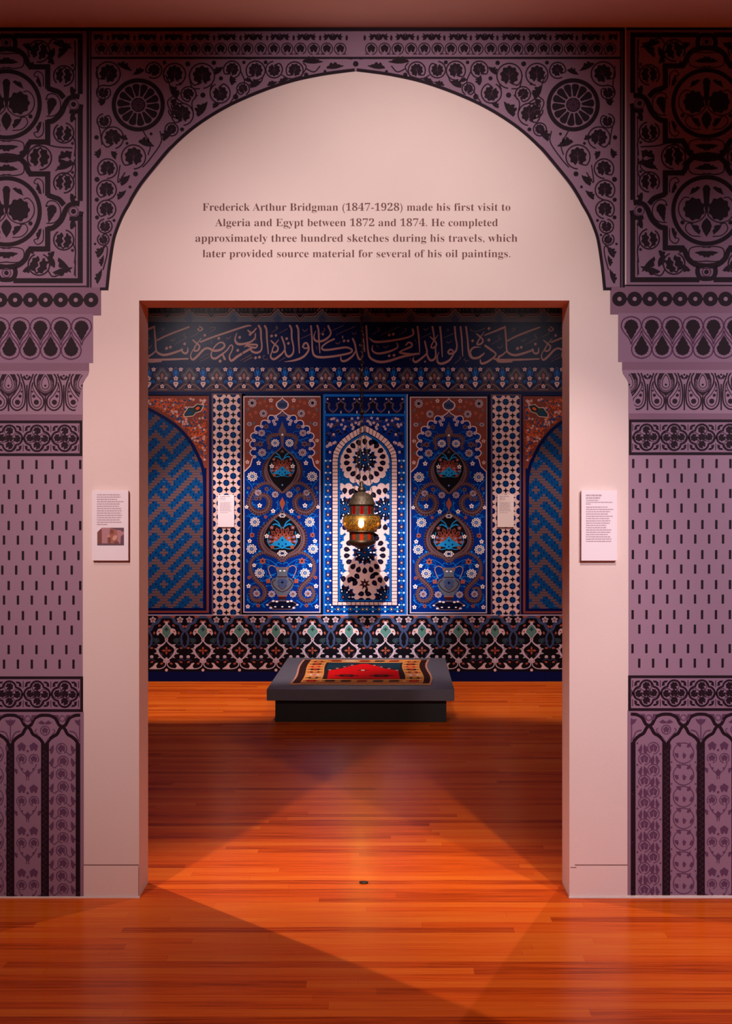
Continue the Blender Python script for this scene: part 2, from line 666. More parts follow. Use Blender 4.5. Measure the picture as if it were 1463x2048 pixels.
# ---- spandrels with scrolls over the arch
g = G()
out = [(183, 57), (183, 580.5)] + ARCH
for side in (0, 1):
    old = g.push(MIR) if side else g.m
    # purple film between the arch curve and the top band, drawn as vertical strips
    g.rect(173, 55, AX, 119, 'purple', 0)
    g.rect(173, 118, 216.6, 580.5, 'purple', 0)
    for a, b in zip(ARCH[:-1], ARCH[1:]):
        g.conv([(a[0], 118), (b[0], 118), b, a], 'purple', 0)
    g.line([(p[0] - 0, p[1]) for p in [(x - 3.2 * (1 if y > 300 else 0.6), y - 3.0 * (0 if y > 400 else 1)) for x, y in ARCH]], 6.2, 'ink', 3)
    g.rect(200, 575, 216.5, 580.6, 'ink', 4)
    g.rect(173, 55, AX, 62.7, 'ink', 2)
    g.rect(183, 113.8, AX, 118.4, 'ink', 2)
    g.rect(173.2, 55, 178.5, 575, 'ink', 2)
    g.rect(179.8, 55, 183, 575, 'ink', 2)
    g.m = old


def frieze_top(g):
    for k in range(10):
        x0 = 203 + 53 * k
        for d, m in ((0, 1), (26.3, -1)):
            x = x0 + d
            if x > AX - 8:
                continue
            g.arc(x, 98, 11.6, 1.9, 'ink_soft', 3, 100 if m > 0 else -245, 410 if m > 0 else 65, 18)
            g.at(leaf_lobed, x, 97.5, c='ink', r=8.6, lobes=5)
            g.line([(x + m * 4, 108.5), (x + m * 12, 108)], 1.8, 'ink_soft', 3)
        for xx in (x0 - 6, x0 + 29.5):
            if xx > AX - 6:
                continue
            for m in (-1, 1):
                g.poly([(xx, 74), (xx + m * 3, 79.5), (xx + m * 9, 81), (xx + m * 8, 76), (xx + m * 12, 73), (xx + m * 7.5, 72),
                        (xx + m * 9, 66.5), (xx + m * 3.5, 70), (xx, 68)], 'ink', 3)
        for xx in (x0 + 13, x0 + 39.5):
            if xx < AX - 4:
                g.disc(xx, 76, 2.6, 'ink_soft', 3, 5.5)


both(g, frieze_top)
RINGS = [(216.5, 148, 24, 30), (207, 185, 14, 200), (208, 242, 14, 180), (307.5, 141, 16, 40), (349, 149, 22, 0), (225, 276, 22, -10), (267, 314, 24, 5),
         (352, 221, 15, 100), (215, 337.5, 19.5, 10), (213, 380, 19.5, 0), (213, 419, 18.5, 0), (210, 452.5, 14, 180), (206.5, 479, 11.5, 150),
         (404, 152, 25, 0), (464, 139.5, 17, 20), (511, 141.5, 19, 10), (548, 139.5, 16.5, 180), (589, 141, 17, 15), (377, 188.6, 15, -40),
         (440, 186.5, 20, 160), (486, 178, 12.5, -20), (364.6, 229, 22, 0), (343, 259, 13, 30)]
HALF = [(234, 128, 32, 10, 25), (289, 141, -24, 9, -20), (202, 212, 17, 11, -60), (255, 280, -20, 8, 20), (276, 284, 32, 13, 15), (327, 283, 32, 12, -55), (338, 172, 32, 12, 60),
        (352, 198, -16, 10, -70), (197, 317, 20, 10, -80), (222, 303, 18, 9, 60), (243, 372, 26, 12, -52), (236, 400, 24, 9, -50), (196, 516, 26, 11, -62),
        (203, 533, 22, 7, -80), (195, 568, 30, 9, -74), (430, 150, 22, 10, -45), (463, 171, -20, 10, 85), (500, 176, 26, 12, -30), (534, 172, 22, 7, -20), (556, 166, 26, 6, -22),
        (604, 124, 40, 11, 172 - 172), (652, 137, 34, 10, -8), (396, 234, 34, 15, -58), (426, 217, 18, 8, -40), (349, 181, 16, 9, 70), (488, 160, 18, 7, 12)]
DOTS = [(193, 275, 4.5), (329, 125.5, 4), (254, 287, 3), (194, 359, 5), (193.6, 399.6, 4.2), (194, 435, 4), (271, 348, 5), (260, 374, 3), (228, 441, 3), (221, 470, 2.5),
        (375.5, 128, 5), (427.5, 126, 4.5), (487.6, 125, 3.5), (531, 125, 4), (612, 149.8, 4.4), (649.5, 143.2, 3), (405.6, 190.5, 5.2), (441.7, 157, 4.2), (471, 194, 5.5),
        (364, 259, 4), (360.5, 168, 3), (190, 488, 2.5), (302, 268, 3)]


def spandrel(g):
    for x, y, r, a in RINGS:
        g.at(scroll, x, y, rot=math.radians(a), c='ink', ring='ink_soft', r=r, w=2.7, vein='plum_mid', k=0.78)
    for x, y, L, W, a in HALF:
        g.at(leaf_half, x, y, 1 if L > 0 else -1, 1, math.radians(a), L=abs(L) * 1.06, W=W * 1.2)
    for d in DOTS:
        g.disc(*d, 'ink', 3)
    for P in ([(193, 133), (197, 170), (194, 190)], [(194, 240), (200, 262), (204, 290)], [(240, 330), (236, 365), (250, 345)], [(330, 150), (338, 166), (345, 190), (368, 208)],
              [(378, 150), (384, 175), (400, 178)], [(424, 168), (420, 180)], [(480, 140), (489, 165), (476, 182), (458, 210)], [(527, 150), (520, 165), (497, 170)],
              [(563, 150), (580, 158), (604, 152)], [(604, 150), (612, 135), (606, 126)], [(285, 260), (300, 290), (296, 310)], [(320, 262), (322, 285), (300, 318), (285, 335)],
              [(350, 190), (335, 205), (348, 236)], [(387, 230), (384, 205), (395, 190)], [(640, 132), (628, 144), (612, 138)], [(195, 510), (212, 492), (214, 508), (206, 540)]):
        g.stroke(P, 2.5, 'ink_soft', 3)
    # roundel
    cx, cy = 276.5, 210
    g.arc(cx, cy, 49, 8.5, 'ink', 3, 0, 360, 48)
    for i in range(14):
        a = 2 * PI * i / 14 + 0.1
        P = []
        for rr, ww in ((17, 2.4), (26, 4.6), (35, 7.2), (39, 7.2), (41.5, 4.6), (42.5, 0), (41.5, -4.6), (39, -7.2), (35, -7.2), (26, -4.6), (17, -2.4)):
            P.append((cx + rr * math.cos(a) - ww * math.sin(a), cy + rr * math.sin(a) + ww * math.cos(a)))
        g.poly(P, 'ink', 3)
    g.disc(cx, cy, 14.5, 'ink_soft', 3, n=20)
    for i in range(7):
        a = 2 * PI * i / 7
        g.stroke([(cx + 3 * math.cos(a), cy + 3 * math.sin(a)), (cx + 8 * math.cos(a + 0.5), cy + 8 * math.sin(a + 0.5)), (cx + 12 * math.cos(a + 1.3), cy + 12 * math.sin(a + 1.3))], 1.6, 'plum', 4, 3)


both(g, spandrel)
g.disc(AX, 128, 5.6, 'ink', 3)
tag(g.build('arch_mural', on_front, wall_front, 'print_'), 'purple and black leaf-scroll spandrels over a pointed arch')


# ---- square interlace panels beside the arch
def interlace(g):
    """one cell, centre at the origin, half of the pattern right of x = 0"""
    W = 10.5
    g.arc(0, 0, 66.5, 8.5, 'ink', 3, -92, 92, 30)
    for s in (-1, 1):
        g.stroke([(-2, -112 * s), (22, -108 * s), (37, -96 * s), (44, -80 * s), (50, -75 * s)], W, 'ink', 3)
        g.line([(44, -75 * s), (87.5, -75 * s)], W, 'ink', 3)
        g.line([(82.5, -79.5 * s), (82.5, -31 * s)], W, 'ink', 3)
    g.stroke([(82, -33), (92, -29), (105, -24), (115, -13)], W, 'ink', 3)
    g.stroke([(82, 35), (94, 32), (109, 18), (118, -2), (126, -12), (138, -16), (146, -15)], W, 'ink', 3)
    g.stroke([(126, 14), (138, 15), (147, 10), (150, 0)], 8.5, 'ink', 3)
    g.arc(134, 0, 9.5, 2.2, 'plum', 4)
    g.disc(134, 0, 5, 'ink', 5)
    # medallion filling
    g.at(drop, 0, -44, c='ink', r=7, L=50)
    g.disc(25, -3, 19.5, 'ink', 3, 21)
    for a in range(0, 360, 40):
        g.disc(25 + 17 * math.cos(math.radians(a)), -3 + 18.5 * math.sin(math.radians(a)), 5.2, 'ink', 3, n=8)
    g.stroke([(34, -25), (44, -26), (54, -14), (55, 4), (45, 19), (28, 24), (12, 19), (2, 6), (4, -14), (5, -34), (7, -44)], 2.2, 'ink_soft', 3)
    g.at(leaf_half, 12, -46, rot=0.55, L=28, W=9, teeth=2)
    g.poly([(0, 15), (7, 22), (10.5, 31), (7, 42), (0, 52), (-1, 52), (-1, 15)], 'ink', 3)
    g.at(leaf_half, 14, 48, rot=-0.9, L=28, W=11, teeth=2)
    g.stroke([(12, 52), (30, 50), (42, 38), (38, 26), (26, 27)], 2, 'ink_soft', 3)
    g.disc(48, 24, 4.2, 'ink', 3)
    # side and top lobes
    g.at(drop_serr, 91, -4, c='ink', r=10, L=28, rot=0.25)
    g.stroke([(80, 24), (96, 22), (107, 10), (107, -8), (97, -20), (84, -20), (79, -10), (84, -12)], 2.2, 'ink_soft', 3)
    for s in (-1, 1):
        g.at(leaf_half, -10, -84 * s, 1, s, L=34, W=11, teeth=3)
        g.stroke([(-8, -74 * s), (18, -72 * s), (34, -78 * s), (33, -96 * s), (20, -102 * s), (-4, -101 * s)], 2.2, 'ink_soft', 3)
        g.at(leaf_half, 70, -34 * s, 1, s, rot=-1.9 * s, L=26, W=8, teeth=2)
        g.stroke([(74, -36 * s), (73, -58 * s), (62, -66 * s), (55, -58 * s), (62, -54 * s)], 2.0, 'ink_soft', 3)


def eddy(g, r):
    """vine ring round a leaf pair parted by a wavy light gap"""
    g.at(scroll, 0, 0, c='ink', ring='ink_soft', r=r, w=3, vein=None, k=0.86, hook=False)
    g.line([(1, -r * 0.72), (-2.5, -r * 0.45), (2, -r * 0.15), (-2, r * 0.15), (2.5, r * 0.45), (0, r * 0.75)], 3.4, 'purple', 5)


def corner_scrolls(g, s=1, mid=False):
    g.at(eddy, 114.5, -57 * s, 1, s, 0.1, r=20)
    g.at(leaf_half, 128, -36 * s, 1, s, math.radians(78 * s), L=24, W=11, teeth=3)
    g.stroke([(133, -64 * s), (138, -80 * s), (136, -104 * s)], 2.8, 'ink_soft', 3)
    g.disc(132, -78 * s, 3, 'ink_soft', 3)
    if mid:
        return
    g.at(eddy, 65, -106 * s, 1, s, 0.3, r=21.5)
    for x, y, L, W, a in ((92, -122, 42, 13, 14), (104, -92, 40, 13, -50), (90, -90, 24, 14, -75), (32, -120, 24, 11, 34), (96, -80, 24, 11, -120)):
        g.at(leaf_half, x, y * s, 1, s, math.radians(a * s), L=L, W=W, teeth=3)
    g.stroke([(83, -118 * s), (92, -130 * s), (108, -126 * s)], 2.8, 'ink_soft', 3)
    g.stroke([(138, -100 * s), (136, -128 * s)], 2.8, 'ink_soft', 3)
    g.disc(52, -82 * s, 3, 'ink_soft', 3)


def mid_scrolls(g):
    """between two medallions, round (0, 0) on the panel axis"""
    g.at(eddy, 66, 0, rot=0.1, r=24)
    g.stroke([(56, -23), (74, -28), (100, -22), (132, -20)], 2.8, 'ink_soft', 3)
    for x, y, L, W, a, m in ((104, 2, 30, 13, -24, 1), (104, 2, 28, 12, 28, -1), (118, -14, 20, 11, 60, 1), (100, 24, 34, 13, -18, 1), (40, -6, -16, 11, 20, 1), (118, 10, 22, 9, 10, 1)):
        g.at(leaf_half, x, y, 1 if L > 0 else -1, m, math.radians(a), L=abs(L), W=W, teeth=3)
    g.stroke([(98, 26), (118, 8), (132, 14), (128, 26), (112, 34)], 2.6, 'ink_soft', 3)


def corner_panel(g):
    CX = 13.0
    g.rect(CX - 160, 55, 173.4, 580, 'purple', 0)
    g.rect(-340, 55, CX - 160, 580, 'purple', 0)
    g.rect(-340, 55, 173.4, 62.5, 'ink', 2)
    g.rect(-340, 571.5, 178, 574.5, 'ink', 2)
    for m in (1, -1):
        old = g.push((m, 0, CX, 0, 1, 0))
        for yc in (209, 423):
            g.at(interlace, 0, yc)
            g.at(corner_scrolls, 0, yc, s=1, mid=yc > 300)
            g.at(corner_scrolls, 0, yc, s=-1, mid=yc < 300)
        g.at(mid_scrolls, 0, 316)
        # frame, broken where the straps leave it
        for a, b in ((67, 188), (217, 402), (431, 566.5)):
            g.rect(142.5, a, 152.5, b, 'ink', 3)
        g.line([(138, 82), (138, 186)], 1.6, 'ink_soft', 3)
        g.line([(138, 236), (138, 396)], 1.6, 'ink_soft', 3)
        g.line([(138, 446), (138, 554)], 1.6, 'ink_soft', 3)
        g.rect(14, 67, 152.5, 77, 'ink', 3)
        g.rect(14, 556.5, 152.5, 566.5, 'ink', 3)
        for yc, s in ((86, 1), (546, -1)):
            g.stroke([(-2, yc - 14 * s), (12, yc - 12 * s), (18, yc), (14, yc + 12 * s), (-2, yc + 12 * s)], 9, 'ink', 3)
            g.arc(0, yc, 8.5, 2.2, 'plum', 4)
            g.disc(0, yc, 4.5, 'ink', 5)
        g.m = old


for side in (0, 1):
    g = G()
    if side:
        g.push((-1, 0, 1425, 0, 1, -2))
    corner_panel(g)
    tag(g.build('corner_panel_mural', on_front, wall_front, 'print_'),
        'purple square panel of black interlaced straps and medallions, %s of the arch' % ('right' if side else 'left'))


# ---- columns under the panels
def quatrefoil(g):
    P = []
    for i in range(64):
        a = 2 * PI * i / 64
        best = 0
        for cx, cy in ((12.5, 0), (-12.5, 0), (0, 12.5), (0, -12.5)):
            b = math.cos(a) * cx + math.sin(a) * cy
            d = b * b - (cx * cx + cy * cy - 13.2 ** 2)
            if d > 0:
                best = max(best, b + math.sqrt(d))
        P.append((best * math.cos(a), best * math.sin(a)))
    g.line(P + [P[0], P[1]], 3.9, 'ink', 3)
    for k, (x, y) in enumerate(((0, 0), (0, -15), (15, 0.5), (0, 14.5), (-14, -1))):
        g.at(leaf_lobed, x, y, rot=(0, 1.2, 2.2, 0.6, 3.9)[k], c='ink', r=8.0, lobes=7)
        g.arc(x, y, 10, 1.2, 'ink_soft', 3, 20 + 70 * k, 250 + 70 * k, 12)
    for s in (-1, 1):
        g.line([(27.7, s * 26), (27.7, s * 12)], 1.4, 'ink_soft', 3)
        for m in (-1, 1):
            g.poly([(27.7 + m * 3, s * 14), (27.7 + m * 4, s * 22), (27.7 + m * 8, s * 25), (27.7 + m * 15, s * 25.5), (27.7 + m * 13, s * 21.5), (27.7 + m * 8.5, s * 21),
                    (27.7 + m * 9, s * 16)], 'ink', 3)
    g.poly([(24, 0), (27.7, -3), (31.5, 0), (27.7, 3)], 'ink', 3)


def eye(g):
    """peacock-eye with a pair of paisleys, top at 0"""
    def dropx(r, L, y, c, z):
        P = []
        for i in range(19):
            a = PI * i / 18
            P.append((r * math.cos(a), y + r * 1.05 * math.sin(a)))
        P += [(-r * 0.86, y - L * 0.4), (-r * 0.45, y - L * 0.78), (0, y - L), (r * 0.45, y - L * 0.78), (r * 0.86, y - L * 0.4)]
        g.poly(P, c, z)
    g.poly([(-13, 0), (-17.5, 12), (-17.5, 24), (-12, 36), (0, 46), (12, 36), (17.5, 24), (17.5, 12), (13, 0)], 'ink_soft', 3)
    for i in range(24):
        a = math.radians(-30 + 240 * i / 23)
        g.line([(11 * math.cos(a), 21 + 12 * math.sin(a)), (15.5 * math.cos(a), 21 + 17 * math.sin(a))], 0.9, 'purple_light', 4)
    dropx(10.5, 24, 22, 'purple_light', 4)
    dropx(8.4, 21, 22, 'ink_soft', 5)
    dropx(6.8, 18, 22, 'purple_light', 6)
    g.disc(0, 23, 2.2, 'ink', 7)
    for m in (-1, 1):
        P = [(m * 17, -1), (m * 22, 8), (m * 21, 22), (m * 12, 38), (m * 4, 48), (m * 4, 62), (m * 12, 71), (m * 22, 71), (m * 31, 62), (m * 33.5, 46), (m * 32, 24), (m * 27, 8), (m * 24, -1)]
        g.stroke(P, 3.1, 'ink_soft', 3)
        Q = [(m * 25, 16), (m * 25, 28), (m * 17, 42), (m * 9, 51), (m * 9, 60), (m * 15, 66), (m * 22, 65), (m * 27, 58), (m * 29, 44), (m * 28, 26), (m * 25, 16)]
        g.stroke(Q, 1.7, 'ink_soft', 3)
        g.disc(m * 18, 56, 5.2, 'ink_soft', 4)
        g.disc(m * 23, 44, 3.2, 'ink_soft', 4)
        g.disc(m * 26, 35, 1.9, 'ink_soft', 4)
    g.line([(0, 46), (0, 74)], 3.2, 'ink_soft', 3)
    g.line([(36.7, 10), (36.7, 74)], 3.0, 'ink_soft', 3)
    star_pts = [(36.7, 4)]
    for m in (-1, 1):
        g.poly([(36.7, 10), (36.7 + m * 5, 2), (36.7 + m * 9, 6), (36.7 + m * 4, 12)], 'ink_soft', 3)
    g.disc(36.7, 3, 2.2, 'ink_soft', 3)
    g.disc(36.7, 17, 2, 'purple_light', 4, 5)


def band(g, y, xe):
    g.rect(-145, y, xe, y + 71, 'purple', 1)
    g.rect(-145, y, xe, y + 5.6, 'ink', 2)
    g.rect(-145, y + 65.5, xe, y + 71.2, 'ink', 2)
    g.rect(xe - 5.5, y, xe, y + 71, 'ink', 2)
    g.setclip([tuple(p) for p in g.tp([(-139, y + 5), (xe - 6.5, y + 5), (xe - 6.5, y + 66), (-139, y + 66)])])
    for k in range(-3, 6):
        g.at(quatrefoil, 129.5 - 55.3 * (k + 2) + 110.6 - 0.0, y + 35.6)
    g.setclip(None)


def tp(s, P):
    a, b, c, d, e, f_ = s.m
    return [(a * x + b * y + c, d * x + e * y + f_) for x, y in P]


G.tp = tp


def panel_leaves(g, kind, x, y0, y1):
    """faint scroll filling of an arcade panel"""
    y = y0
    k = 0
    while y < y1 - 6:
        if kind == 0:      # paired leaves
            for m in (-1, 1):
                g.at(leaf_lobed, x + m * 12, y + 8, c='plum', r=9, lobes=5)
                g.arc(x + m * 12.5, y + 32, 9.5, 1.7, 'plum', 3, 100 if m > 0 else -260, 400 if m > 0 else 80, 14)
                g.at(leaf_lobed, x + m * 12.5, y + 32, c='plum', r=7, lobes=5)
                g.stroke([(x + m * 18, y + 42), (x + m * 12, y + 54), (x + m * 3, y + 64), (x + m * 2, y + 74)], 1.7, 'plum', 3)
                g.at(leaf_half, x + m * 22, y + 62, m, 1, -1.2 * m if m > 0 else 1.2, c='plum', L=14, W=6, teeth=2)
                g.disc(x + m * 11, y + 52, 2, 'plum', 3)
            g.disc(x, y + 16, 2.4, 'plum', 3)
            g.at(leaf_half, x, y + 68, rot=-PI / 2, c='plum', L=16, W=7, teeth=2)
            g.at(leaf_half, x, y + 68, -1, 1, PI / 2, c='plum', L=16, W=7, teeth=2)
            y += 84
        elif kind == 1:    # a chain of rings
            m = 1 if k % 2 else -1
            g.arc(x + m * 1.5, y + 11, 10.5, 1.8, 'plum', 3, 100, 420, 16)
            g.at(leaf_lobed, x + m * 1.5, y + 11, rot=0.3 * m, c='plum', r=8, lobes=5)
            g.at(leaf_half, x - 21, y + 22, rot=-1.4, c='plum', L=19, W=8, teeth=3)
            g.at(leaf_half, x + 21, y + 22, -1, 1, 1.4, c='plum', L=19, W=8, teeth=3)
            g.stroke([(x - m * 8, y + 18), (x - m * 16, y + 24), (x - m * 20, y + 20)], 1.6, 'plum', 3)
            y += 25.5
        else:              # large rings with palmettes / staggered leaves
            if kind == 2:
                g.arc(x, y + 22, 20.5, 1.8, 'plum', 3, 0, 360, 26)
                for a, rr, yy in ((-0.75, 12, 10), (0.75, 12, 10), (2.5, 13, 32), (-2.5, 13, 32), (0, 11, 33)):
                    g.at(leaf_half, x + (6 if a > 0 else -6 if a < 0 else 0) * (1 if abs(a) < 2 else 2), y + yy, 1, 1, a - PI / 2 if abs(a) < 2 else -PI / 2 + 0.2 * a, c='plum', L=13, W=7, teeth=2)
                for m in (-1, 1):
                    g.at(leaf_half, x + m * 25, y + 4, m, 1, 1.4 * m, c='plum', L=15, W=6, teeth=2)
                    g.disc(x + m * 24, y + 40, 1.8, 'plum', 3)
                y += 43.5
            else:
                m = 1 if k % 2 else -1
                g.arc(x + m * 9, y + 12, 11.5, 1.8, 'plum', 3, 90, 420, 18)
                g.at(leaf_lobed, x + m * 9, y + 12, c='plum', r=8.6, lobes=5, vein='purple')
                g.at(leaf_half, x - m * 8, y + 24, -m, 1, 1.5 * m, c='plum', L=20, W=9, teeth=3)
                g.at(leaf_half, x - m * 16, y + 24, m, 1, -1.5 * m, c='plum', L=20, W=7, teeth=3)
                g.disc(x - m * 23, y + 2, 1.9, 'plum', 3)
                y += 21.8
        k += 1


def column(g, side):
    XL = -139
    yb = 1792
    # capital steps
    g.rect(XL - 40, 575, 202, 631, 'purple_mid', 0)
    g.rect(XL - 40, 628, 186, 726, 'purple', 1)
    g.rect(XL - 40, 726, 178, 743, 'purple_mid', 1)
    g.poly([(XL - 40, 742), (178, 742), (176, 750), (170, 758.5), (166, 766), (165.3, 772), (165.3, 829), (XL - 40, 829)], 'purple_light', 2)
    g.rect(XL, 827, 165.3, 841, 'purple_mid', 1)
    for k in range(11):
        x = 182 - 30.3 * k + (1.5 if side else 0)
        g.disc(x, 600, 14.6, 'ink', 3, n=24)
        g.disc(x, 600, 4.3, 'purple_light', 4, n=12)
        g.rect(x - 30.3, 597.6, x, 602.4, 'ink', 3)
    for k in range(8):
        x = 163 - 41.1 * k + (-3 if side else 0)
        for xx, yy, s in ((x, 656, 1), (x - 20.6, 698, -1)):
            old = g.push((1, 0, xx, 0, s, yy))
            g.stroke([(0, 35), (-4, 24), (-15, 10), (-20, -2), (-15, -15), (0, -20.5), (15, -15), (20, -2), (15, 10), (4, 24), (0, 35)], 2.5, 'plum_mid', 3)
            g.at(drop_serr, 0, -1, c='ink', z=4, r=14.6, L=27)
            g.disc(-5, -15.5, 3, 'purple', 5, 1.7)
            g.disc(5, -15.5, 3, 'purple', 5, 1.7)
            g.m = old
    g.setclip(g.tp([(XL, 748), (167, 748), (167, 765), (165, 772), (165, 828), (XL, 828)]))
    for k in range(5):
        g.at(eye, 164.5 - 73.6 * k, 748.5)
    g.setclip(None)
    band(g, 841, 164.8)
    # shaft with short upright dashes
    g.rect(XL, 911, 165.3, 1354, 'purple_light', 0)
    rows = [920, 949, 980, 1009, 1042, 1071, 1102, 1131, 1162, 1191, 1222, 1251, 1290, 1319]
    for j, y in enumerate(rows):
        x = 160.5 if j % 2 == 0 else 147
        if not side and j % 4 > 1:
            x -= 3.5
        if side:
            x = (156 if j % 2 == 0 else 142.4) + 0.12 * j
        for k in range(11):
            xx = x - 27.75 * k - (4.2 if (not side and k > 2 and j % 4 == 0) else 0)
            g.rect(xx - 2.3, y, xx + 2.3, y + 18, 'ink', 3)
    band(g, 1352.6, 166)
    # blind arcade
    g.rect(XL, 1423, 167.3, yb, 'purple', 0)
    g.setclip(g.tp([(XL, 1423), (161 if side else 160.5, 1423), (161 if side else 160.5, yb), (XL, yb)]))
    P = 69.2
    kinds = (3, 2, 0, 1) if side else (1, 0, 2, 3)
    for k in range(5):
        xb = 159.3 - P * k          # bar axis
        xp = xb - P / 2             # panel axis
        wbar = 15.8
        g.rect(xb - wbar / 2, 1487, xb + wbar / 2, yb, 'ink', 3)
        for j in range(26):
            yy = 1500 + j * 11.5
            g.line([(xb - 5, yy), (xb + 4, yy + 6), (xb - 5, yy + 11)], 0.9, 'plum_mid', 4)
        for m in (-1, 1):
            g.stroke([(xb + m * 1, 1492), (xb + m * 8, 1480), (xb + m * 16, 1473), (xb + m * 24, 1468), (xb + m * 29, 1459), (xb + m * 34.6, 1452)], 6.4, 'ink', 3)
            g.stroke([(xb + m * 36, 1454), (xb + m * 28.5, 1450), (xb + m * 25, 1444), (xb + m * 20, 1436), (xb + m * 10, 1431), (xb, 1430)], 6.4, 'ink', 3)
        # filling of the ring and of the triangle between the rings
        if k % 2 == 0:
            for m in (-1, 1):
                g.at(leaf_half, xb, 1452, m, 1, -0.9 * m, c='plum', L=17, W=8, teeth=2)
                g.stroke([(xb + m * 2, 1482), (xb + m * 9, 1466), (xb + m * 20, 1462)], 2.4, 'plum', 3)
            g.line([(xb, 1438), (xb, 1484)], 2, 'plum', 3)
        else:
            g.arc(xb, 1461, 9, 1.8, 'plum', 3)
            g.at(leaf_lobed, xb, 1461, c='plum', r=6.5, lobes=5)
            for m in (-1, 1):
                g.at(leaf_half, xb, 1448, m, 1, -0.2 * m, c='plum', L=15, W=7, teeth=2)
                g.stroke([(xb + m * 2, 1484), (xb + m * 14, 1470), (xb + m * 20, 1462), (xb + m * 16, 1458)], 1.8, 'plum', 3)
        g.arc(xp, 1437, 5.5, 1.7, 'plum', 3)
        for m in (-1, 1):
            g.poly([(xp + m * 8, 1430), (xp + m * 22, 1429.5), (xp + m * 14, 1434), (xp + m * 9, 1444), (xp + m * 5, 1447)], 'plum', 3)
        if k < 4:
            panel_leaves(g, kinds[k % 4], xp, 1486, yb)
    g.setclip(None)
    if side:
        g.rect(153.5, 1489, 160.8, yb, 'ink', 4)
    else:
        g.rect(153.2, 1489, 160.2, yb, 'ink', 4)


for side in (0, 1):
    g = G()
    if side:
        g.push((-1, 0, 1421.5, 0, 1, -2.5 if False else -2))
    column(g, side)
    # the lowest strip runs over the baseboard, which stands a little proud
    tag(g.build('column_mural', lambda x, y, h: (fx(x), -h - 0.0002, max(0.006, fz(y))), wall_front, 'print_'),
        'purple and black printed column with beaded capital and arcaded foot, %s of the doorway' % ('right' if side else 'left'))


# ---- wall text (the same words as on the wall)
def bold(s):
    o = ''
    for c in s:
        if 'A' <= c <= 'Z':
            o += chr(0x1D400 + ord(c) - 65)
        elif 'a' <= c <= 'z':
            o += chr(0x1D41A + ord(c) - 97)
        elif '0' <= c <= '9':
            o += chr(0x1D7CE + ord(c) - 48)
        else:
            o += c
    return o


LINES = [('Frederick Arthur Bridgman (1847-1928) made his first visit to', 405, 1020, 421.5),
         ('Algeria and Egypt between 1872 and 1874. He completed', 430, 995, 452.5),
         ('approximately three hundred sketches during his travels, which', 390.5, 1034, 483.5),
         ('later provided source material for several of his oil paintings.', 405, 1020, 514.5)]
v, f = [], []
for txt, x0, x1, yb in LINES:
    cu = bpy.data.curves.new('wall_text', 'FONT')
    cu.body = bold(txt)
    cu.size = 1.0
    cu.offset = -0.006
    cu.resolution_u = 4
    o = bpy.data.objects.new('wall_text', cu)
    COL.objects.link(o)
    bpy.context.view_layer.update()
    me = bpy.data.meshes.new_from_object(o.evaluated_get(bpy.context.evaluated_depsgraph_get()))
    bpy.data.objects.remove(o)
    xs = [q.co.x for q in me.vertices]
    a, b = min(xs), max(xs)
    kx = (x1 - x0) / (b - a)
    base = len(v)
    ky = 22.0
    for q in me.vertices:
        v.append((fx(x0 + (q.co.x - a) * kx), -0.0007, fz(yb - q.co.y * ky)))
    f += [tuple(base + i for i in pl.vertices) for pl in me.polygons]
    bpy.data.meshes.remove(me)
tag(mesh_obj('wall_text', v, f, 'print_text_brown', parent=wall_front), 'four lines of dark brown serif lettering under the arch')

# ================================================================== back mural
X0, X1 = 12, 1501          # drawn a little past what the doorway shows


def rep(a, period, lo, hi):
    k = math.ceil((lo - a) / period)
    while a + k * period <= hi:
        yield a + k * period
        k += 1


# ---- kufic frieze
g = G()
g.rect(X0, 590, X1, 632, 'taupe_dark', 0)
g.rect(X0, 632, X1, 644, 'slate', 0)
for t in rep(333.7, 88.6, X0, X1):
    pk = t + 44.3
    g.conv([(pk - 17, 632), (pk - 4, 619), (pk + 4, 619), (pk + 17, 632), (pk + 6, 644), (pk - 6, 644)], 'slate', 1)
    g.conv([(pk - 9, 638), (pk, 629), (pk + 9, 638), (pk + 4, 644), (pk - 4, 644)], 'steel', 2)
    for d, c, w_ in ((0, 'tan', 5.4), (0, 'maroon', 3.0)):
        z = 3 if c == 'tan' else 4
        g.line([(pk - 44.3 + 15, 630.5), (pk - 15, 630.5), (pk + 3, 612), (pk + 12, 603)], w_, c, z)
        g.line([(pk + 44.3 - 15, 630.5), (pk + 15, 630.5), (pk - 3, 612), (pk - 12, 603)], w_, c, z)
        g.line([(t - 15, 630.5), (t - 9, 630.5), (t, 642.5), (t + 9, 630.5), (t + 15, 630.5)], w_ * 0.85, c, z)
    g.conv([(t - 6, 630), (t + 6, 630), (t, 635)], 'black', 5)
    # square letters
    for a, b, yy, h in ((-36, -12, 622, 4), (-33, -29, 610, 14), (-26, -22, 613, 11), (-18, -14, 608, 16), (-8, 30, 622, 4), (-6, -2, 612, 10), (1, 14, 612, 3.4), (5, 9, 612, 10),
                        (17, 21, 604, 20), (24, 28, 604, 20), (31, 34, 608, 17), (-40, -37, 614, 10)):
        g.rect(t + a, yy, t + b, yy + h, 'black', 5)
tag(g.build('kufic_frieze', on_back, wall_back, 'mural_'), 'dark maroon top frieze with angular black lettering and chevrons')

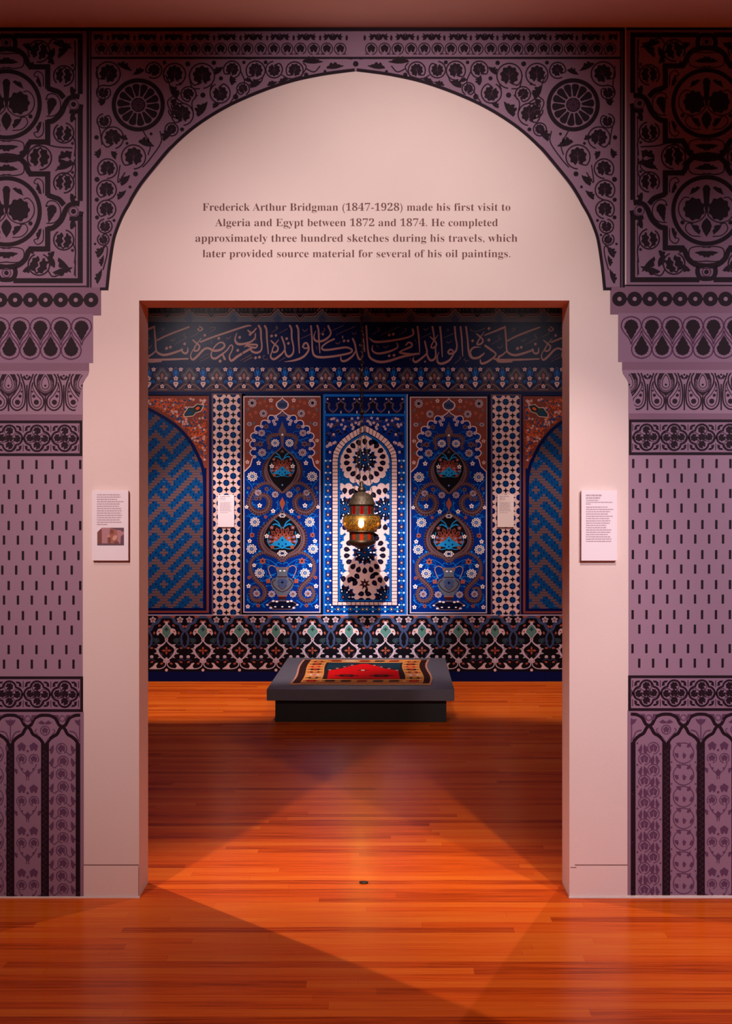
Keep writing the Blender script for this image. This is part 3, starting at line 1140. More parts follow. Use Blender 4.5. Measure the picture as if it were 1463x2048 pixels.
# ---- calligraphy band, traced stroke by stroke
g = G()
g.rect(X0, 643.5, X1, 735, 'navy', 0)
SA = [[(135, 345, 22), (142, 450, 28), (152, 560, 28), (158, 680, 28), (185, 735, 36), (270, 768, 42), (380, 748, 40), (480, 715, 36), (545, 690, 30)],
      [(535, 680, 26), (550, 725, 32), (590, 745, 36), (622, 720, 30), (625, 665, 18)], [(35, 393, 24), (90, 368, 24), (135, 350, 22)],
      [(152, 712, 20), (100, 760, 28), (40, 790, 30)], [(175, 555, 26), (280, 500, 30), (420, 442, 32), (640, 360, 28)], [(-20, 822, 34), (60, 836, 36), (300, 835, 36), (630, 823, 26)],
      [(222, 430, 6), (265, 405, 14), (282, 383, 14), (245, 378, 12), (240, 392, 10)], [(592, 455, 12), (565, 480, 16), (600, 515, 18), (548, 550, 14), (430, 617, 8)],
      [(368, 545, 16), (402, 560, 20), (442, 522, 12)], [(1183, 508, 14), (1215, 535, 20), (1258, 490, 12)], [(975, 555, 10), (965, 585, 12), (985, 605, 12)],
      [(795, 348, 16), (840, 385, 22), (812, 412, 22), (768, 398, 16), (795, 372, 12)], [(800, 415, 14), (745, 470, 14), (655, 512, 6)],
      [(945, 432, 6), (1005, 402, 16), (1030, 368, 14), (965, 366, 12), (960, 385, 10)],
      [(700, 550, 22), (755, 600, 30), (798, 642, 28), (770, 700, 30), (718, 704, 28), (735, 640, 22), (820, 525, 12)],
      [(700, 690, 12), (665, 780, 20), (695, 836, 36), (760, 790, 38), (850, 695, 36), (920, 668, 34), (1010, 705, 40), (1100, 692, 38), (1162, 640, 32), (1140, 590, 28), (1085, 590, 24),
       (1020, 645, 22), (968, 740, 22), (978, 805, 32), (1030, 820, 38), (1100, 775, 32), (1190, 705, 24), (1252, 625, 22), (1282, 650, 24), (1268, 710, 20), (1232, 790, 24), (1262, 852, 38),
       (1340, 800, 38), (1480, 708, 36)], [(1130, 750, 24), (1165, 828, 38)], [(810, 578, 28), (950, 523, 32), (1100, 470, 32), (1463, 350, 32), (1545, 340, 20)],
      [(800, 822, 8), (928, 750, 12)], [(805, 862, 10), (945, 795, 14)], [(1390, 850, 10), (1545, 765, 12)], [(1435, 868, 10), (1555, 800, 12)],
      [(1342, 445, 10), (1315, 540, 26), (1350, 603, 42), (1430, 608, 38), (1545, 575, 32), (1604, 520, 24), (1615, 455, 20)]]
DA = [(315, 670, 29), (370, 653, 27), (578, 605, 27), (873, 480, 26), (1078, 525, 26), (1098, 858, 28), (1355, 700, 27), (1383, 510, 26), (1535, 468, 26)]
SB = [[(112, 408, 22), (172, 445, 34), (236, 378, 20)], [(150, 430, 18), (158, 470, 16)], [(195, 520, 10), (225, 520, 12), (230, 545, 14), (200, 545, 14)],
      [(272, 340, 36), (300, 400, 34), (306, 520, 28), (318, 640, 26), (300, 708, 30), (245, 735, 38), (185, 722, 36), (150, 690, 26)],
      [(60, 655, 10), (105, 622, 32), (190, 615, 32), (250, 622, 26), (225, 662, 30), (170, 655, 30), (95, 635, 20)], [(195, 655, 30), (100, 705, 38), (-60, 800, 38)],
      [(5, 848, 10), (168, 765, 14)], [(50, 866, 10), (186, 800, 14)], [(330, 782, 10), (362, 775, 12), (335, 800, 12), (358, 832, 14), (412, 826, 10)],
      [(362, 345, 36), (385, 400, 32), (392, 540, 28), (412, 750, 18)], [(545, 345, 12), (520, 360, 16), (548, 375, 18), (520, 400, 14), (462, 442, 8)], [(568, 452, 8), (692, 384, 14)],
      [(452, 560, 22), (505, 612, 30), (552, 655, 28), (540, 712, 30), (486, 728, 28), (472, 690, 22), (505, 620, 22), (562, 548, 10)],
      [(465, 710, 12), (446, 790, 28), (488, 830, 38), (560, 792, 36), (640, 712, 26), (652, 640, 28), (608, 505, 30)],
      [(728, 340, 36), (752, 400, 32), (754, 520, 28), (780, 655, 24), (772, 742, 30), (720, 790, 40), (675, 768, 34), (650, 690, 28)], [(562, 862, 8), (662, 803, 14)],
      [(828, 340, 36), (850, 400, 32), (855, 540, 28), (866, 740, 18)], [(915, 650, 28), (940, 600, 32), (980, 600, 32), (1002, 690, 32), (930, 790, 38), (800, 845, 34), (645, 869, 6)],
      [(915, 650, 24), (950, 672, 26), (995, 660, 24)], [(880, 532, 8), (1028, 464, 14)], [(912, 392, 14), (945, 422, 18), (992, 384, 10)],
      [(1035, 345, 30), (1050, 520, 26), (1058, 700, 28), (1090, 778, 36), (1180, 802, 40), (1330, 792, 38), (1443, 775, 36), (1600, 740, 34), (1635, 695, 32), (1560, 658, 34), (1443, 670, 36), (1300, 692, 36), (1212, 690, 34), (1200, 645, 26), (1280, 580, 30), (1374, 535, 30)],
      [(1128, 340, 34), (1145, 400, 30), (1152, 540, 26), (1166, 738, 16)], [(1105, 415, 8), (1078, 500, 22), (1105, 560, 36), (1190, 566, 38), (1275, 522, 34), (1325, 450, 28), (1288, 345, 34)],
      [(1222, 372, 12), (1238, 400, 16), (1162, 472, 8)], [(1340, 412, 8), (1508, 338, 14)], [(1408, 482, 16), (1440, 455, 10), (1683, 350, 14)], [(1395, 580, 16), (1428, 605, 20), (1470, 570, 12)],
      [(1115, 640, 16), (1125, 690, 8)]]
DB = [(225, 810, 27), (282, 800, 27), (460, 490, 26), (522, 482, 26), (680, 530, 26), (705, 598, 26), (1210, 465, 22)]
SC = [[(388, 440, 14), (420, 465, 18), (460, 430, 12)], [(402, 530, 32), (432, 600, 32), (452, 700, 28), (478, 795, 34), (505, 832, 38), (542, 800, 26), (542, 730, 16)],
      [(225, 780, 12), (240, 852, 34), (310, 848, 38), (400, 782, 32), (442, 715, 24)], [(535, 345, 32), (552, 480, 28), (578, 720, 18)],
      [(600, 345, 32), (612, 540, 28), (628, 720, 30), (665, 815, 38), (780, 868, 42), (920, 858, 42), (1100, 802, 40), (1250, 765, 42), (1372, 748, 32)],
      [(638, 515, 8), (715, 572, 38), (860, 572, 40), (1050, 545, 36), (1200, 512, 32), (1288, 465, 28), (1278, 395, 36)],
      [(695, 625, 10), (688, 700, 28), (760, 745, 36), (880, 732, 38), (1000, 692, 32), (1062, 650, 24), (1045, 595, 18)], [(815, 492, 14), (850, 460, 10), (1085, 353, 14)],
      [(765, 360, 12), (785, 380, 14), (765, 390, 10), (795, 400, 14), (685, 472, 8)], [(1165, 370, 12), (1182, 405, 16), (1082, 477, 8)], [(848, 640, 14), (880, 662, 18), (930, 628, 12)], [(745, 622, 18), (785, 665, 10)],
      [(1178, 625, 22), (1215, 585, 30), (1262, 600, 32), (1258, 645, 32), (1180, 680, 32), (1085, 728, 26), (1150, 745, 34), (1260, 760, 40)], [(1350, 355, 32), (1368, 520, 28), (1382, 725, 16)],
      [(1392, 522, 8), (1548, 450, 14)], [(1308, 545, 18), (1335, 585, 8)], [(1235, 810, 10), (1250, 850, 12)]]
DC = [(275, 562, 25), (335, 562, 25), (255, 498, 14), (255, 520, 12), (515, 620, 24), (935, 475, 26), (995, 463, 27), (935, 780, 26), (1005, 773, 27)]
SD = [[(195, 382, 14), (225, 405, 18), (264, 372, 10)], [(212, 568, 28), (232, 660, 28), (242, 740, 28), (160, 820, 34), (80, 872, 40), (42, 842, 30), (50, 800, 12)],
      [(325, 358, 34), (345, 480, 26), (352, 560, 24)], [(288, 498, 14), (345, 552, 30), (382, 602, 28), (358, 655, 30), (308, 660, 26), (322, 600, 22), (402, 478, 10)],
      [(365, 640, 24), (372, 780, 28), (340, 838, 36), (290, 842, 38), (255, 790, 32), (238, 720, 24)], [(435, 358, 34), (452, 520, 28), (468, 795, 16)],
      [(650, 358, 34), (662, 500, 28), (682, 640, 26), (655, 722, 32), (585, 752, 34), (552, 728, 28), (585, 688, 30), (630, 712, 24)],
      [(632, 762, 22), (565, 850, 36), (460, 895, 42), (400, 870, 34), (395, 790, 20), (418, 725, 8)], [(485, 518, 8), (630, 453, 14)], [(528, 570, 14), (560, 592, 18), (606, 553, 10)],
      [(535, 390, 10), (558, 392, 12), (555, 412, 12), (530, 410, 12)], [(735, 358, 32), (752, 520, 28), (766, 785, 16)], [(815, 358, 32), (838, 540, 28), (852, 700, 32), (890, 800, 40), (980, 812, 40), (1060, 762, 30), (1082, 735, 12)],
      [(1030, 655, 8), (940, 655, 30), (888, 695, 30), (880, 745, 26), (905, 800, 24)], [(875, 392, 18), (920, 420, 14), (1000, 415, 14), (1092, 377, 12)],
      [(968, 458, 20), (1020, 502, 30), (1062, 552, 28), (1038, 602, 32), (978, 612, 28), (1000, 550, 22), (1080, 428, 10)],
      [(1310, 480, 12), (1285, 500, 14), (1318, 530, 16), (1285, 552, 12), (1185, 617, 8)], [(710, 792, 14), (738, 815, 14), (645, 898, 8)], [(805, 818, 10), (785, 832, 12), (815, 850, 12), (858, 848, 10)], [(800, 875, 10), (830, 865, 8)],
      [(1095, 632, 36), (1180, 692, 38), (1250, 750, 28), (1220, 802, 28), (1120, 872, 38), (1040, 892, 38), (1022, 835, 18)], [(1085, 480, 20), (1240, 420, 28), (1388, 365, 26)], [(1275, 645, 16), (1312, 668, 20), (1352, 622, 12)],
      [(1405, 720, 20), (1300, 800, 28), (1268, 845, 32), (1320, 868, 36), (1480, 860, 36)]]
DD = [(215, 865, 18), (910, 560, 25), (1150, 380, 27), (1148, 548, 29)]


def script_line(g):
    for S, D, ox in ((SA, DA, 290), (SB, DB, 480), (SC, DC, 650), (SD, DD, 820)):
        old = g.push((1 / 7.315, 0, ox, 0, 1 / 7.315, 605))
        for P in S:
            thin = max(p[2] for p in P) < 21
            P = [(q[0], q[1], q[2] * 0.86) for q in P]
            g.stroke(P, 20, 'tan' if not thin else 'taupe', 3 if thin else 4, 5, not thin)
        for x, y, r in D:
            g.conv([(x - r * 0.9, y + r * 0.1), (x - r * 0.1, y + r * 0.95), (x + r * 0.9, y + r * 0.05), (x + r * 0.2, y - r * 0.95)], 'tan', 4)
            g.disc(x, y, r * 0.74, 'tan', 4, n=10)
        g.m = old


g.rect_clip(X0, 640, X1, 740)
for k in (-1, 0, 1):
    old = g.push((1, 0, 701 * k, 0, 1, 0.4 * k))
    script_line(g)
    g.m = old
g.setclip(None)
tag(g.build('calligraphy_frieze', on_back, wall_back, 'mural_'), 'navy band with large flowing pink calligraphy')

# ---- floral frieze
g = G()
g.rect(X0, 735, X1, 792, 'navy', 0)
g.rect(X0, 779, X1, 783, 'taupe_dark', 1)


def palmette(g):
    g.poly([(0, -26), (-6, -21), (-9, -14), (-17, -11), (-18, -5), (-13, 1), (-12, 8), (-17, 15), (-24, 21), (-27, 26), (27, 26), (24, 21), (17, 15), (12, 8), (13, 1), (18, -5), (17, -11), (9, -14), (6, -21)], 'taupe_dark', 2)
    g.poly([(0, -21), (-5, -16), (-8, -10), (-13, -8), (-13, -5), (-8, 0), (-8, 6), (8, 6), (8, 0), (13, -5), (13, -8), (8, -10), (5, -16)], 'slate', 3)
    g.poly([(0, -17), (-4, -12), (-7, -6), (-10, -5), (-6, 1), (-6, 5), (6, 5), (6, 1), (10, -5), (7, -6), (4, -12)], 'taupe_dark', 4)
    g.conv([(-3, 8), (0, 2), (3, 8), (4, 12), (9, 19), (-9, 19), (-4, 12)], 'navy', 3)
    g.line([(-10, 22.5), (10, 22.5)], 0.9, 'tan', 4)
    g.poly([(0, -11), (3, -7), (2, -2), (2, 1), (-2, 1), (-2, -2), (-3, -7)], 'rose', 5)
    for m in (-1, 1):
        g.at(flower5, m * 7.6, -0.5, c='lilac', m='slate', r=3.4)
        g.stroke([(m * 3, 11), (m * 9, 12), (m * 15, 16), (m * 22, 22)], 0.8, 'tan', 4)
    g.at(flower5, 0, 15.5, c='pink', m='rose', r=4.7)


def bouquet(g):
    for m in (-1, 1):
        g.poly([(0, -2), (m * 3, -12), (m * 7, -20), (m * 3.5, -13), (m * 2.5, -22), (0, -14)], 'bright', 3)
        g.at(flower5, m * 10, -19.2, c='pink', m='rose', r=4.5)
        g.stroke([(m * 3, -4), (m * 7, -15), (m * 13, -20), (m * 21, -25)], 1.3, 'bright', 2)
        g.stroke([(m * 4, 6), (m * 9, 3), (m * 13, 7)], 1.8, 'bright', 2)
        g.conv([(m * 5, 6), (m * 10, 4.5), (m * 13, 9), (m * 7, 9)], 'petrol', 3)
    g.disc(0, -23, 2.4, 'slate', 3)
    g.at(flower5, 0, -1, c='pink', m='rose', r=5.2, z=6)
    g.poly([(-5.4, 8), (-3, 5.6), (3, 5.6), (5.4, 8), (4, 12), (0, 17.5), (-4, 12)], 'pink', 5)
    g.disc(0, 9.4, 1.7, 'rose', 6, n=8)


g.rect_clip(X0, 735, X1, 792)
for x in rep(324.3, 54.4, X0 - 30, X1 + 30):
    g.at(palmette, x, 757)
    g.at(bouquet, x + 27.2, 758)
g.setclip(None)
tag(g.build('floral_frieze', on_back, wall_back, 'mural_'), 'narrow navy frieze of grey palmettes and small pink flowers')

# ---- niche with lattice, left; the same mirrored, right
DOME = crv([(250, 796.5), (270, 803), (297, 814.7), (318.7, 826), (340.7, 839.5), (357, 852), (372, 867), (385.7, 885.5), (395, 902.7), (405, 924), (411, 950), (412.5, 975)], 4)


def lattice_niche(g):
    rng = random.Random(5)
    g.rect(250, 790, 424, 1230, 'navy', 0)
    g.rect(250, 791.5, 417.5, 1226, 'brown', 1)
    g.rect(250, 936, 412.8, 1221.5, 'navy', 2)
    dome = [(250, 1221), (250, 790)] + DOME + [(412.5, 1221)]
    g.poly([(250, 1221), (250, 798)] + DOME + [(412.5, 1221)], 'navy', 2)
    # spandrel flowers
    DX = [p for p in DOME]

    def above(x, y, mrg=7):
        for a, b in zip(DX[:-1], DX[1:]):
            if a[0] <= x <= b[0]:
                t = (x - a[0]) / (b[0] - a[0] + 1e-6)
                return y < a[1] + t * (b[1] - a[1]) - mrg
        return x > 411 and y < 940
    n = 0
    for k in range(1300):
        x, y = rng.uniform(250, 412), rng.uniform(797, 920)
        if not above(x, y) or (x > 372 and x < 404 and 803 < y < 836):
            continue
        q = rng.random()
        if q < 0.58:
            a = rng.uniform(0, 6.28)
            g.stroke([(x - 5 * math.cos(a), y - 3 * math.sin(a)), (x, y + 2.5), (x + 5 * math.cos(a), y - 2)], 1.5, 'orange', 4, 4)
        elif q < 0.76:
            g.disc(x, y, 2.4, 'steel' if q < 0.68 else 'petrol', 5, 1.9, 8)
        elif q < 0.9:
            g.at(flower5, x, y, c='pink', m='rose', r=2.6, z=6)
        else:
            g.disc(x, y, 1.7, 'rust', 5, n=8)
        n += 1
        if n > 420:
            break
    old = g.push((0.88, 0.47, 389, -0.47, 0.88, 820))
    g.poly([(22, 0), (10, -9), (0, -7), (-8, -12), (-24, -3), (-26, 3), (-8, 10), (0, 7), (10, 9)], 'pink', 7)
    g.poly([(20, 0), (10, -7.5), (0, -5.5), (-8, -10), (-22, -3), (-24, 2), (-8, 8.5), (0, 5.5), (10, 7.5)], 'green_dark', 8)
    g.disc(7, 0, 7, 'black', 9, 5)
    g.disc(7, 0, 4.6, 'orange', 10, 3)
    g.disc(-12, 0, 4, 'petrol', 9, 3)
    g.m = old
    # stepped brick lattice
    inner = []
    for i in range(len(DOME)):
        a, b = DOME[max(0, i - 1)], DOME[min(len(DOME) - 1, i + 1)]
        dx, dy = b[0] - a[0], b[1] - a[1]
        l = math.hypot(dx, dy)
        inner.append((DOME[i][0] - dy / l * 6.6, DOME[i][1] + dx / l * 6.6))
    inner = [q for q in inner if q[0] > 251]
    cl = [(250, 1216), (250, inner[0][1] - 0.3)] + inner + [(406, 985), (406, 1216)]
    g.setclip(g.tp(cl))
    CW, CH = 5.36, 5.26
    for r in range(0, 81):
        y = 792.5 + r * CH
        g.rect(250, y, 410, y + CH, 'taupe', 3)
        g.rect(250, y + CH - 0.9, 410, y + CH, 'taupe_dark', 4)
        j = round((y + CH / 2 - 916.5) / CH)
        run = None
        for ii in range(-28, 6):
            x = 392 + ii * CW
            tt, u, im = (ii + j) % 12, (ii - j) % 12, ii % 12
            di, dj = (ii + 6) % 12 - 6, (j + 6) % 12 - 6
            plus = abs(di) + abs(dj) <= 1
            tau = tt in (5, 6, 7) or (u in (5, 6, 7) and abs(di) <= 3) or plus or (tt in (0, 11) and im in (4, 5, 6, 7, 8))
            if not tau:
                g.rect(x - CW / 2, y, x + CW / 2, y + CH, 'petrol', 5)
                if (ii + 2 * j) % 3 == 0:
                    g.rect(x - 1.8, y + 2, x + 1.8, y + 3.1, 'sky', 6)
                if (ii - j) % 3 == 0:
                    g.rect(x - 1.6, y + 1.2, x + 1.6, y + 3.6, 'navy', 6)
    g.setclip(None)
    g.rect(250, 1221.5, 417.5, 1225.5, 'brown', 5)
    g.rect(413, 940, 417.5, 1225.5, 'brown', 5)


# ---- strips of round tiles
def tile_strip(g):
    g.rect(418, 783, 490, 1231, 'navy', 1)
    g.rect(423.2, 786.8, 483, 1230, 'taupe', 2)
    g.rect(426, 789.3, 480.4, 1230, 'pink', 3)
    g.setclip(g.tp([(426, 789.3), (480.4, 789.3), (480.4, 1229.5), (426, 1229.5)]))
    for k in range(33):
        y = 788.2 + 13.65 * k
        xs = (438.9, 466.2) if k % 2 == 0 else (425.2, 452.5, 479.9)
        st = (425.2, 452.5, 479.9) if k % 2 == 0 else (438.9, 466.2)
        for x in xs:
            g.disc(x, y, 6.4, 'navy', 5, n=16)
            for a in range(4):
                ca, sa = math.cos(a * PI / 2), math.sin(a * PI / 2)
                g.conv([(x + 0.3 * ca, y + 0.3 * sa), (x + 3.2 * ca - 2.2 * sa, y + 3.2 * sa + 2.2 * ca), (x + 5.4 * ca, y + 5.4 * sa), (x + 3.2 * ca + 2.2 * sa, y + 3.2 * sa - 2.2 * ca)], 'petrol' if 430 < x < 475 else 'blue', 6)
        for x in st:
            g.at(star, x, y, c='black', r=6.4, q=2.6, z=5)
    g.setclip(None)


for side in (0, 1):
    g = G()
    if side:
        g.push((-1, 0, 1463, 0, 1, 1))
    lattice_niche(g)
    g.push((-1, 0, 500, 0, 1, 0))        # the other half of the arch and its outer strip, out of sight from the door axis
    lattice_niche(g)
    tile_strip(g)
    tag(g.build('lattice_arch_mural', on_back, wall_back, 'mural_'), 'printed arch of stepped blue and brown lattice under orange spandrel, at the %s edge of the back wall' % ('right' if side else 'left'))
for side in (0, 1):
    g = G()
    if side:
        g.push((1, 0, 558.2, 0, 1, 2))
    tile_strip(g)
    tag(g.build('tile_strip_mural', on_back, wall_back, 'mural_'), 'upright strip of blue round tiles on pink, %s of the centre niche' % ('right' if side else 'left'))


# ---- vase panels
def feather(g, P, w0, w1, base='taupe', sp=3.2, side=1, z=6):
    """tapering plume whose outer edge is a row of scales"""
    S = crv(P, 10)
    n = len(S)
    L = [(p[0], p[1], w0 + (w1 - w0) * math.sin(PI * min(1, max(0, i / n)))) for i, p in enumerate(S)]
    g.line(L, 3, 'maroon', z)
    g.line([(p[0], p[1], max(1.2, p[2] * 0.34)) for p in L], 2, base, z + 1)
    acc = 0
    for i in range(1, n):
        acc += math.hypot(S[i][0] - S[i - 1][0], S[i][1] - S[i - 1][1])
        if acc >= sp:
            acc = 0
            a, b = S[i - 1], S[i]
            dx, dy = b[0] - a[0], b[1] - a[1]
            l = math.hypot(dx, dy) or 1
            h = L[i][2] / 2
            for q, sg in ((1.0, side), (0.95, -side)):
                nx, ny = -dy / l * sg, dx / l * sg
                g.disc(b[0] + nx * h * q, b[1] + ny * h * q, sp * (0.56 if sg == side else 0.36), base, z + 2, n=9)
                g.disc(b[0] + nx * h * q, b[1] + ny * h * q, sp * (0.30 if sg == side else 0.18), 'maroon', z + 3, n=7)
                g.disc(b[0] + nx * h * q * 0.5, b[1] + ny * h * q * 0.5, sp * 0.27, base, z + 2, n=7)
            nx, ny = -dy / l * side, dx / l * side
            g.disc(b[0] + nx * h, b[1] + ny * h, sp * 0.14, 'rose', z + 4, n=6)


def vase_panel(g):
    cx = 564.3
    g.rect(483, 788, 645, 1231, 'deep', 1)
    g.rect(486.3, 792.2, 640.6, 1225.5, 'lilac', 2)
    g.rect(488.6, 794.4, 638.4, 1223.2, 'blue', 3)
    CUSP = [(549, 832.5), (536.2, 842.7), (521.8, 852.8), (510.5, 864.5), (506.5, 880.5), (507.2, 897), (507.5, 913)]
    edge = [(cx, 821), (560, 826), (554, 830), (551, 834)]
    prev = (550, 834)
    for a, b in zip(CUSP[:-1], CUSP[1:]):
        mx, my = (a[0] + b[0]) / 2, (a[1] + b[1]) / 2
        dx, dy = b[0] - a[0], b[1] - a[1]
        l = math.hypot(dx, dy)
        nx, ny = dy / l, -dx / l
        if nx > 0:
            nx, ny = -nx, -ny
        for t in range(0, 9):
            q = t / 8
            k = math.sin(PI * q) ** 0.75 * 7.6
            edge.append((a[0] + dx * q + nx * k, a[1] + dy * q + ny * k))
    edge += [(504, 918), (502, 926), (500, 932), (488.6, 943)]
    for m in (0, 1):
        old = g.push((-1, 0, 2 * cx, 0, 1, 0)) if m else g.m
        g.poly([(488.6, 794.4), (cx, 794.4)] + edge, 'brown', 4)
        g.line(edge, 2.1, 'pink', 9)
        for x, y in CUSP:
            g.disc(x + 1.5, y + 0.5, 3.4, 'lilac', 10, n=10)
            g.disc(x + 1.5, y + 0.5, 1.1, 'rose', 11, n=6)
        # flowers on the red ground
        g.at(rosette, 504, 806, r=9, n=9, inn='brown', mid='black', out='lilac')
        g.at(rosette, 526.5, 827, r=8, n=8, inn='brown', mid='steel', out='lilac')
        g.at(rosette, 498.5, 848, r=5.2, n=6, inn='steel', mid='steel', out='lilac', ry=0.8)
        g.at(flower5, 541.5, 800.6, c='pink', r=4.6)
        for x, y in ((495, 881), (494.5, 924)):
            g.at(flower5, x, y, c='pink', r=4.2)
        for x, y, r in ((520, 806, 5), (529, 803, 4), (543, 814, 5), (511, 825, 5), (500, 829, 4), (503, 834, 3), (533, 812, 4), (496, 818, 4)):
            g.at(star, x, y, c='rust', r=r, q=r * 0.5, n=5, z=5)
        for x, y in ((495, 820), (496, 905), (508, 846), (543, 818), (513, 797), (530, 797)):
            g.disc(x, y, 2.4, 'slate', 5, 3.4, 8)
        g.line([(495, 862), (496, 890)], 0.8, 'taupe', 5)
        # blue ground: twigs
        for P in ([(492, 1010), (512, 1012), (520, 1030), (508, 1034), (492, 1032)], [(496, 1058), (503, 1050), (500, 1080), (494, 1096)], [(512, 905), (520, 912), (530, 916), (545, 900)],
                  [(512, 875), (530, 880), (545, 876)], [(492, 958), (504, 974), (500, 990)], [(556, 1000), (553, 1020), (540, 1028)], [(512, 1122), (530, 1118), (545, 1124), (558, 1136)],
                  [(500, 1130), (520, 1126), (540, 1130)], [(520, 1150), (540, 1152), (552, 1146)], [(498, 1170), (516, 1164), (538, 1160)], [(494, 1190), (500, 1205), (520, 1210), (536, 1200)],
                  [(548, 1135), (555, 1125), (563, 1128)], [(504, 1214), (510, 1206), (516, 1214)]):
            g.stroke(P, 1.7, 'bright', 5)
        for x, y, a in ((506, 1028, 0.4), (545, 1028, 0.1), (495, 1090, 1), (494, 1122, 1.2), (527, 1152, 0), (545, 1150, 0.2), (497, 1202, 1), (527, 1212, 1), (518, 970, 0.6), (545, 905, -0.5), (503, 1005, 0.6)):
            g.disc(x, y, 4.2, 'bright', 5, 1.9, 8, a)
        rng = random.Random(23)
        for x, y in ((523, 866), (524, 905), (504.5, 953), (516, 985.5), (509.5, 1044), (503, 1098), (519, 1146), (513, 1187), (543, 1188), (532, 1071), (497, 1172), (546, 1022), (519, 1011), (550, 989), (525, 1122), (540, 1140), (499, 1020)):
            for q in range(3):
                a = rng.uniform(0, 6.28)
                d = rng.choice((-1, 1))
                r_ = rng.uniform(13, 19)
                p1 = (x + 8 * math.cos(a), y + 8 * math.sin(a))
                p2 = (x + r_ * math.cos(a + 0.35 * d), y + r_ * math.sin(a + 0.35 * d))
                p3 = (x + r_ * 1.15 * math.cos(a + 0.9 * d), y + r_ * 1.15 * math.sin(a + 0.9 * d))
                if min(p2[0], p3[0]) < 491 or max(p2[0], p3[0]) > cx - 2 or max(p2[1], p3[1]) > 1221:
                    continue
                g.stroke([p1, p2, p3], 1.2, 'bright', 5, 4)
                g.disc(p3[0], p3[1], 2.6, 'cyan' if q == 0 else 'bright', 5, 1.4, 8, a)
                g.disc(p2[0], p2[1], 2.2, 'navy', 4, 1.6, 8, a)
        # rosettes on the blue ground
        for x, y, r, q in ((523, 866, 7.5, 0), (550, 886, 8.8, 1), (524, 905, 8.6, 0), (504.5, 953, 11, 1), (516, 985.5, 7.2, 0), (550, 989, 7.2, 0), (509.5, 1044, 10.5, 1), (503, 1098, 10.8, 1),
                           (519, 1146, 10.5, 1), (513, 1187, 7.6, 0), (543, 1188, 7.6, 0)):
            g.at(rosette, x, y, r=r, n=10 if q else 8, out='white' if q else 'lilac', inn='taupe', mid='sky' if q else 'rose', dark='deep', ry=0.94, z=8)
        for x, y, r in ((519, 1011, 5), (546, 1022, 4.8), (499, 1082, 4.6), (532, 1071.5, 4.6), (497, 1172, 4.8), (517, 926, 4.8), (495.5, 1213, 4.6), (493, 1014, 4), (508, 1130.5, 4.2)):
            g.at(flower5, x, y, c='white', m='rose', r=r, z=12)
        for x, y, r in ((504, 1070, 5.4), (525, 1122, 7), (531, 1034, 3.6), (516, 1211, 4.2), (533, 978, 5), (512, 997, 5), (520, 888, 6.5), (532, 853, 5.5), (538, 895, 4), (511, 889, 4), (497, 976, 3.4), (498, 1155, 4)):
            g.at(flower5, x, y, c='taupe' if y < 1000 else 'rust', m='maroon', r=r, n=6, z=7)
        for x, y in ((547, 842), (553, 838), (549.5, 848)):
            g.at(flower5, x, y, c='lilac', m='rose', r=4.0, z=12)
        # feathers
        feather(g, [(cx, 895), (cx - 5, 908), (cx - 26, 922), (cx - 34, 940), (cx - 29, 960), (cx - 14, 975), (cx - 2, 986)], 2, 13, 'taupe', 3.2, -1)
        feather(g, [(cx - 1, 862), (cx - 8, 870), (cx - 24, 872), (cx - 28, 882), (cx - 24, 891)], 3, 7, 'taupe', 2.8, 1)
        feather(g, [(cx - 18, 968), (cx - 40, 968), (cx - 58, 985), (cx - 66, 1008), (cx - 52, 1024), (cx - 32, 1020), (cx - 26, 1002), (cx - 36, 990), (cx - 45, 994), (cx - 42, 1000)], 3, 10, 'taupe', 3.2, 1)
        feather(g, [(cx, 1024), (cx - 20, 1038), (cx - 40, 1062), (cx - 42, 1086), (cx - 30, 1104), (cx - 12, 1112), (cx - 2, 1124)], 2, 13, 'taupe', 3.4, -1)
        feather(g, [(cx - 18, 1107), (cx - 40, 1106), (cx - 60, 1120), (cx - 63, 1140), (cx - 56, 1155), (cx - 46, 1165), (cx - 36, 1176), (cx - 34, 1190), (cx - 44, 1201), (cx - 58, 1200), (cx - 64, 1188), (cx - 58, 1174), (cx - 48, 1176)], 2.4, 8, 'taupe', 3.2, 1)
        # drops
        g.m = old
        if m == 0:
            g.at(lambda q: None, 0, 0)
    for y0, y1, y2, hw, w2 in ((890.8, 936, 986, 31, 2.4), (1021, 1079, 1118, 38.5, 2.6)):
        R = [(cx, y0), (cx + 6, y0 + 8), (cx + hw * 0.72, y0 + (y1 - y0) * 0.5), (cx + hw, y1), (cx + hw * 0.72, y1 + (y2 - y1) * 0.5), (cx + 6, y2 - 7), (cx, y2)]
        C_ = crv(R, 6)
        full = C_ + [(2 * cx - x, y) for x, y in C_[::-1][1:-1]]
        g.poly(full, 'black', 12)
        g.line(full + [full[0]], w2, 'taupe', 13)
        s = hw / 38.5
        yc = y1 + (2 if hw < 35 else 0)
        for rr, n_, c_, sz in ((24, 9, 'brown', 8), (14, 7, 'rust', 7)):
            for i in range(n_):
                a = PI + PI * i / (n_ - 1)
                x, y = cx + s * rr * math.cos(a), yc + 4 * s + s * rr * 0.95 * math.sin(a)
                old = g.push((math.cos(a) * s, -math.sin(a) * s, x, math.sin(a) * s, math.cos(a) * s, y))
                g.conv([(sz, 0), (2, 4.4), (-sz * 0.8, 1.5), (-sz * 0.8, -1.5), (2, -4.4)], c_, 14)
                g.conv([(sz * 0.5, 0), (1.5, 1.7), (-2.5, 0), (1.5, -1.7)], 'sky' if i in (0, 1, n_ - 2, n_ - 1) else 'maroon', 15)
                g.m = old
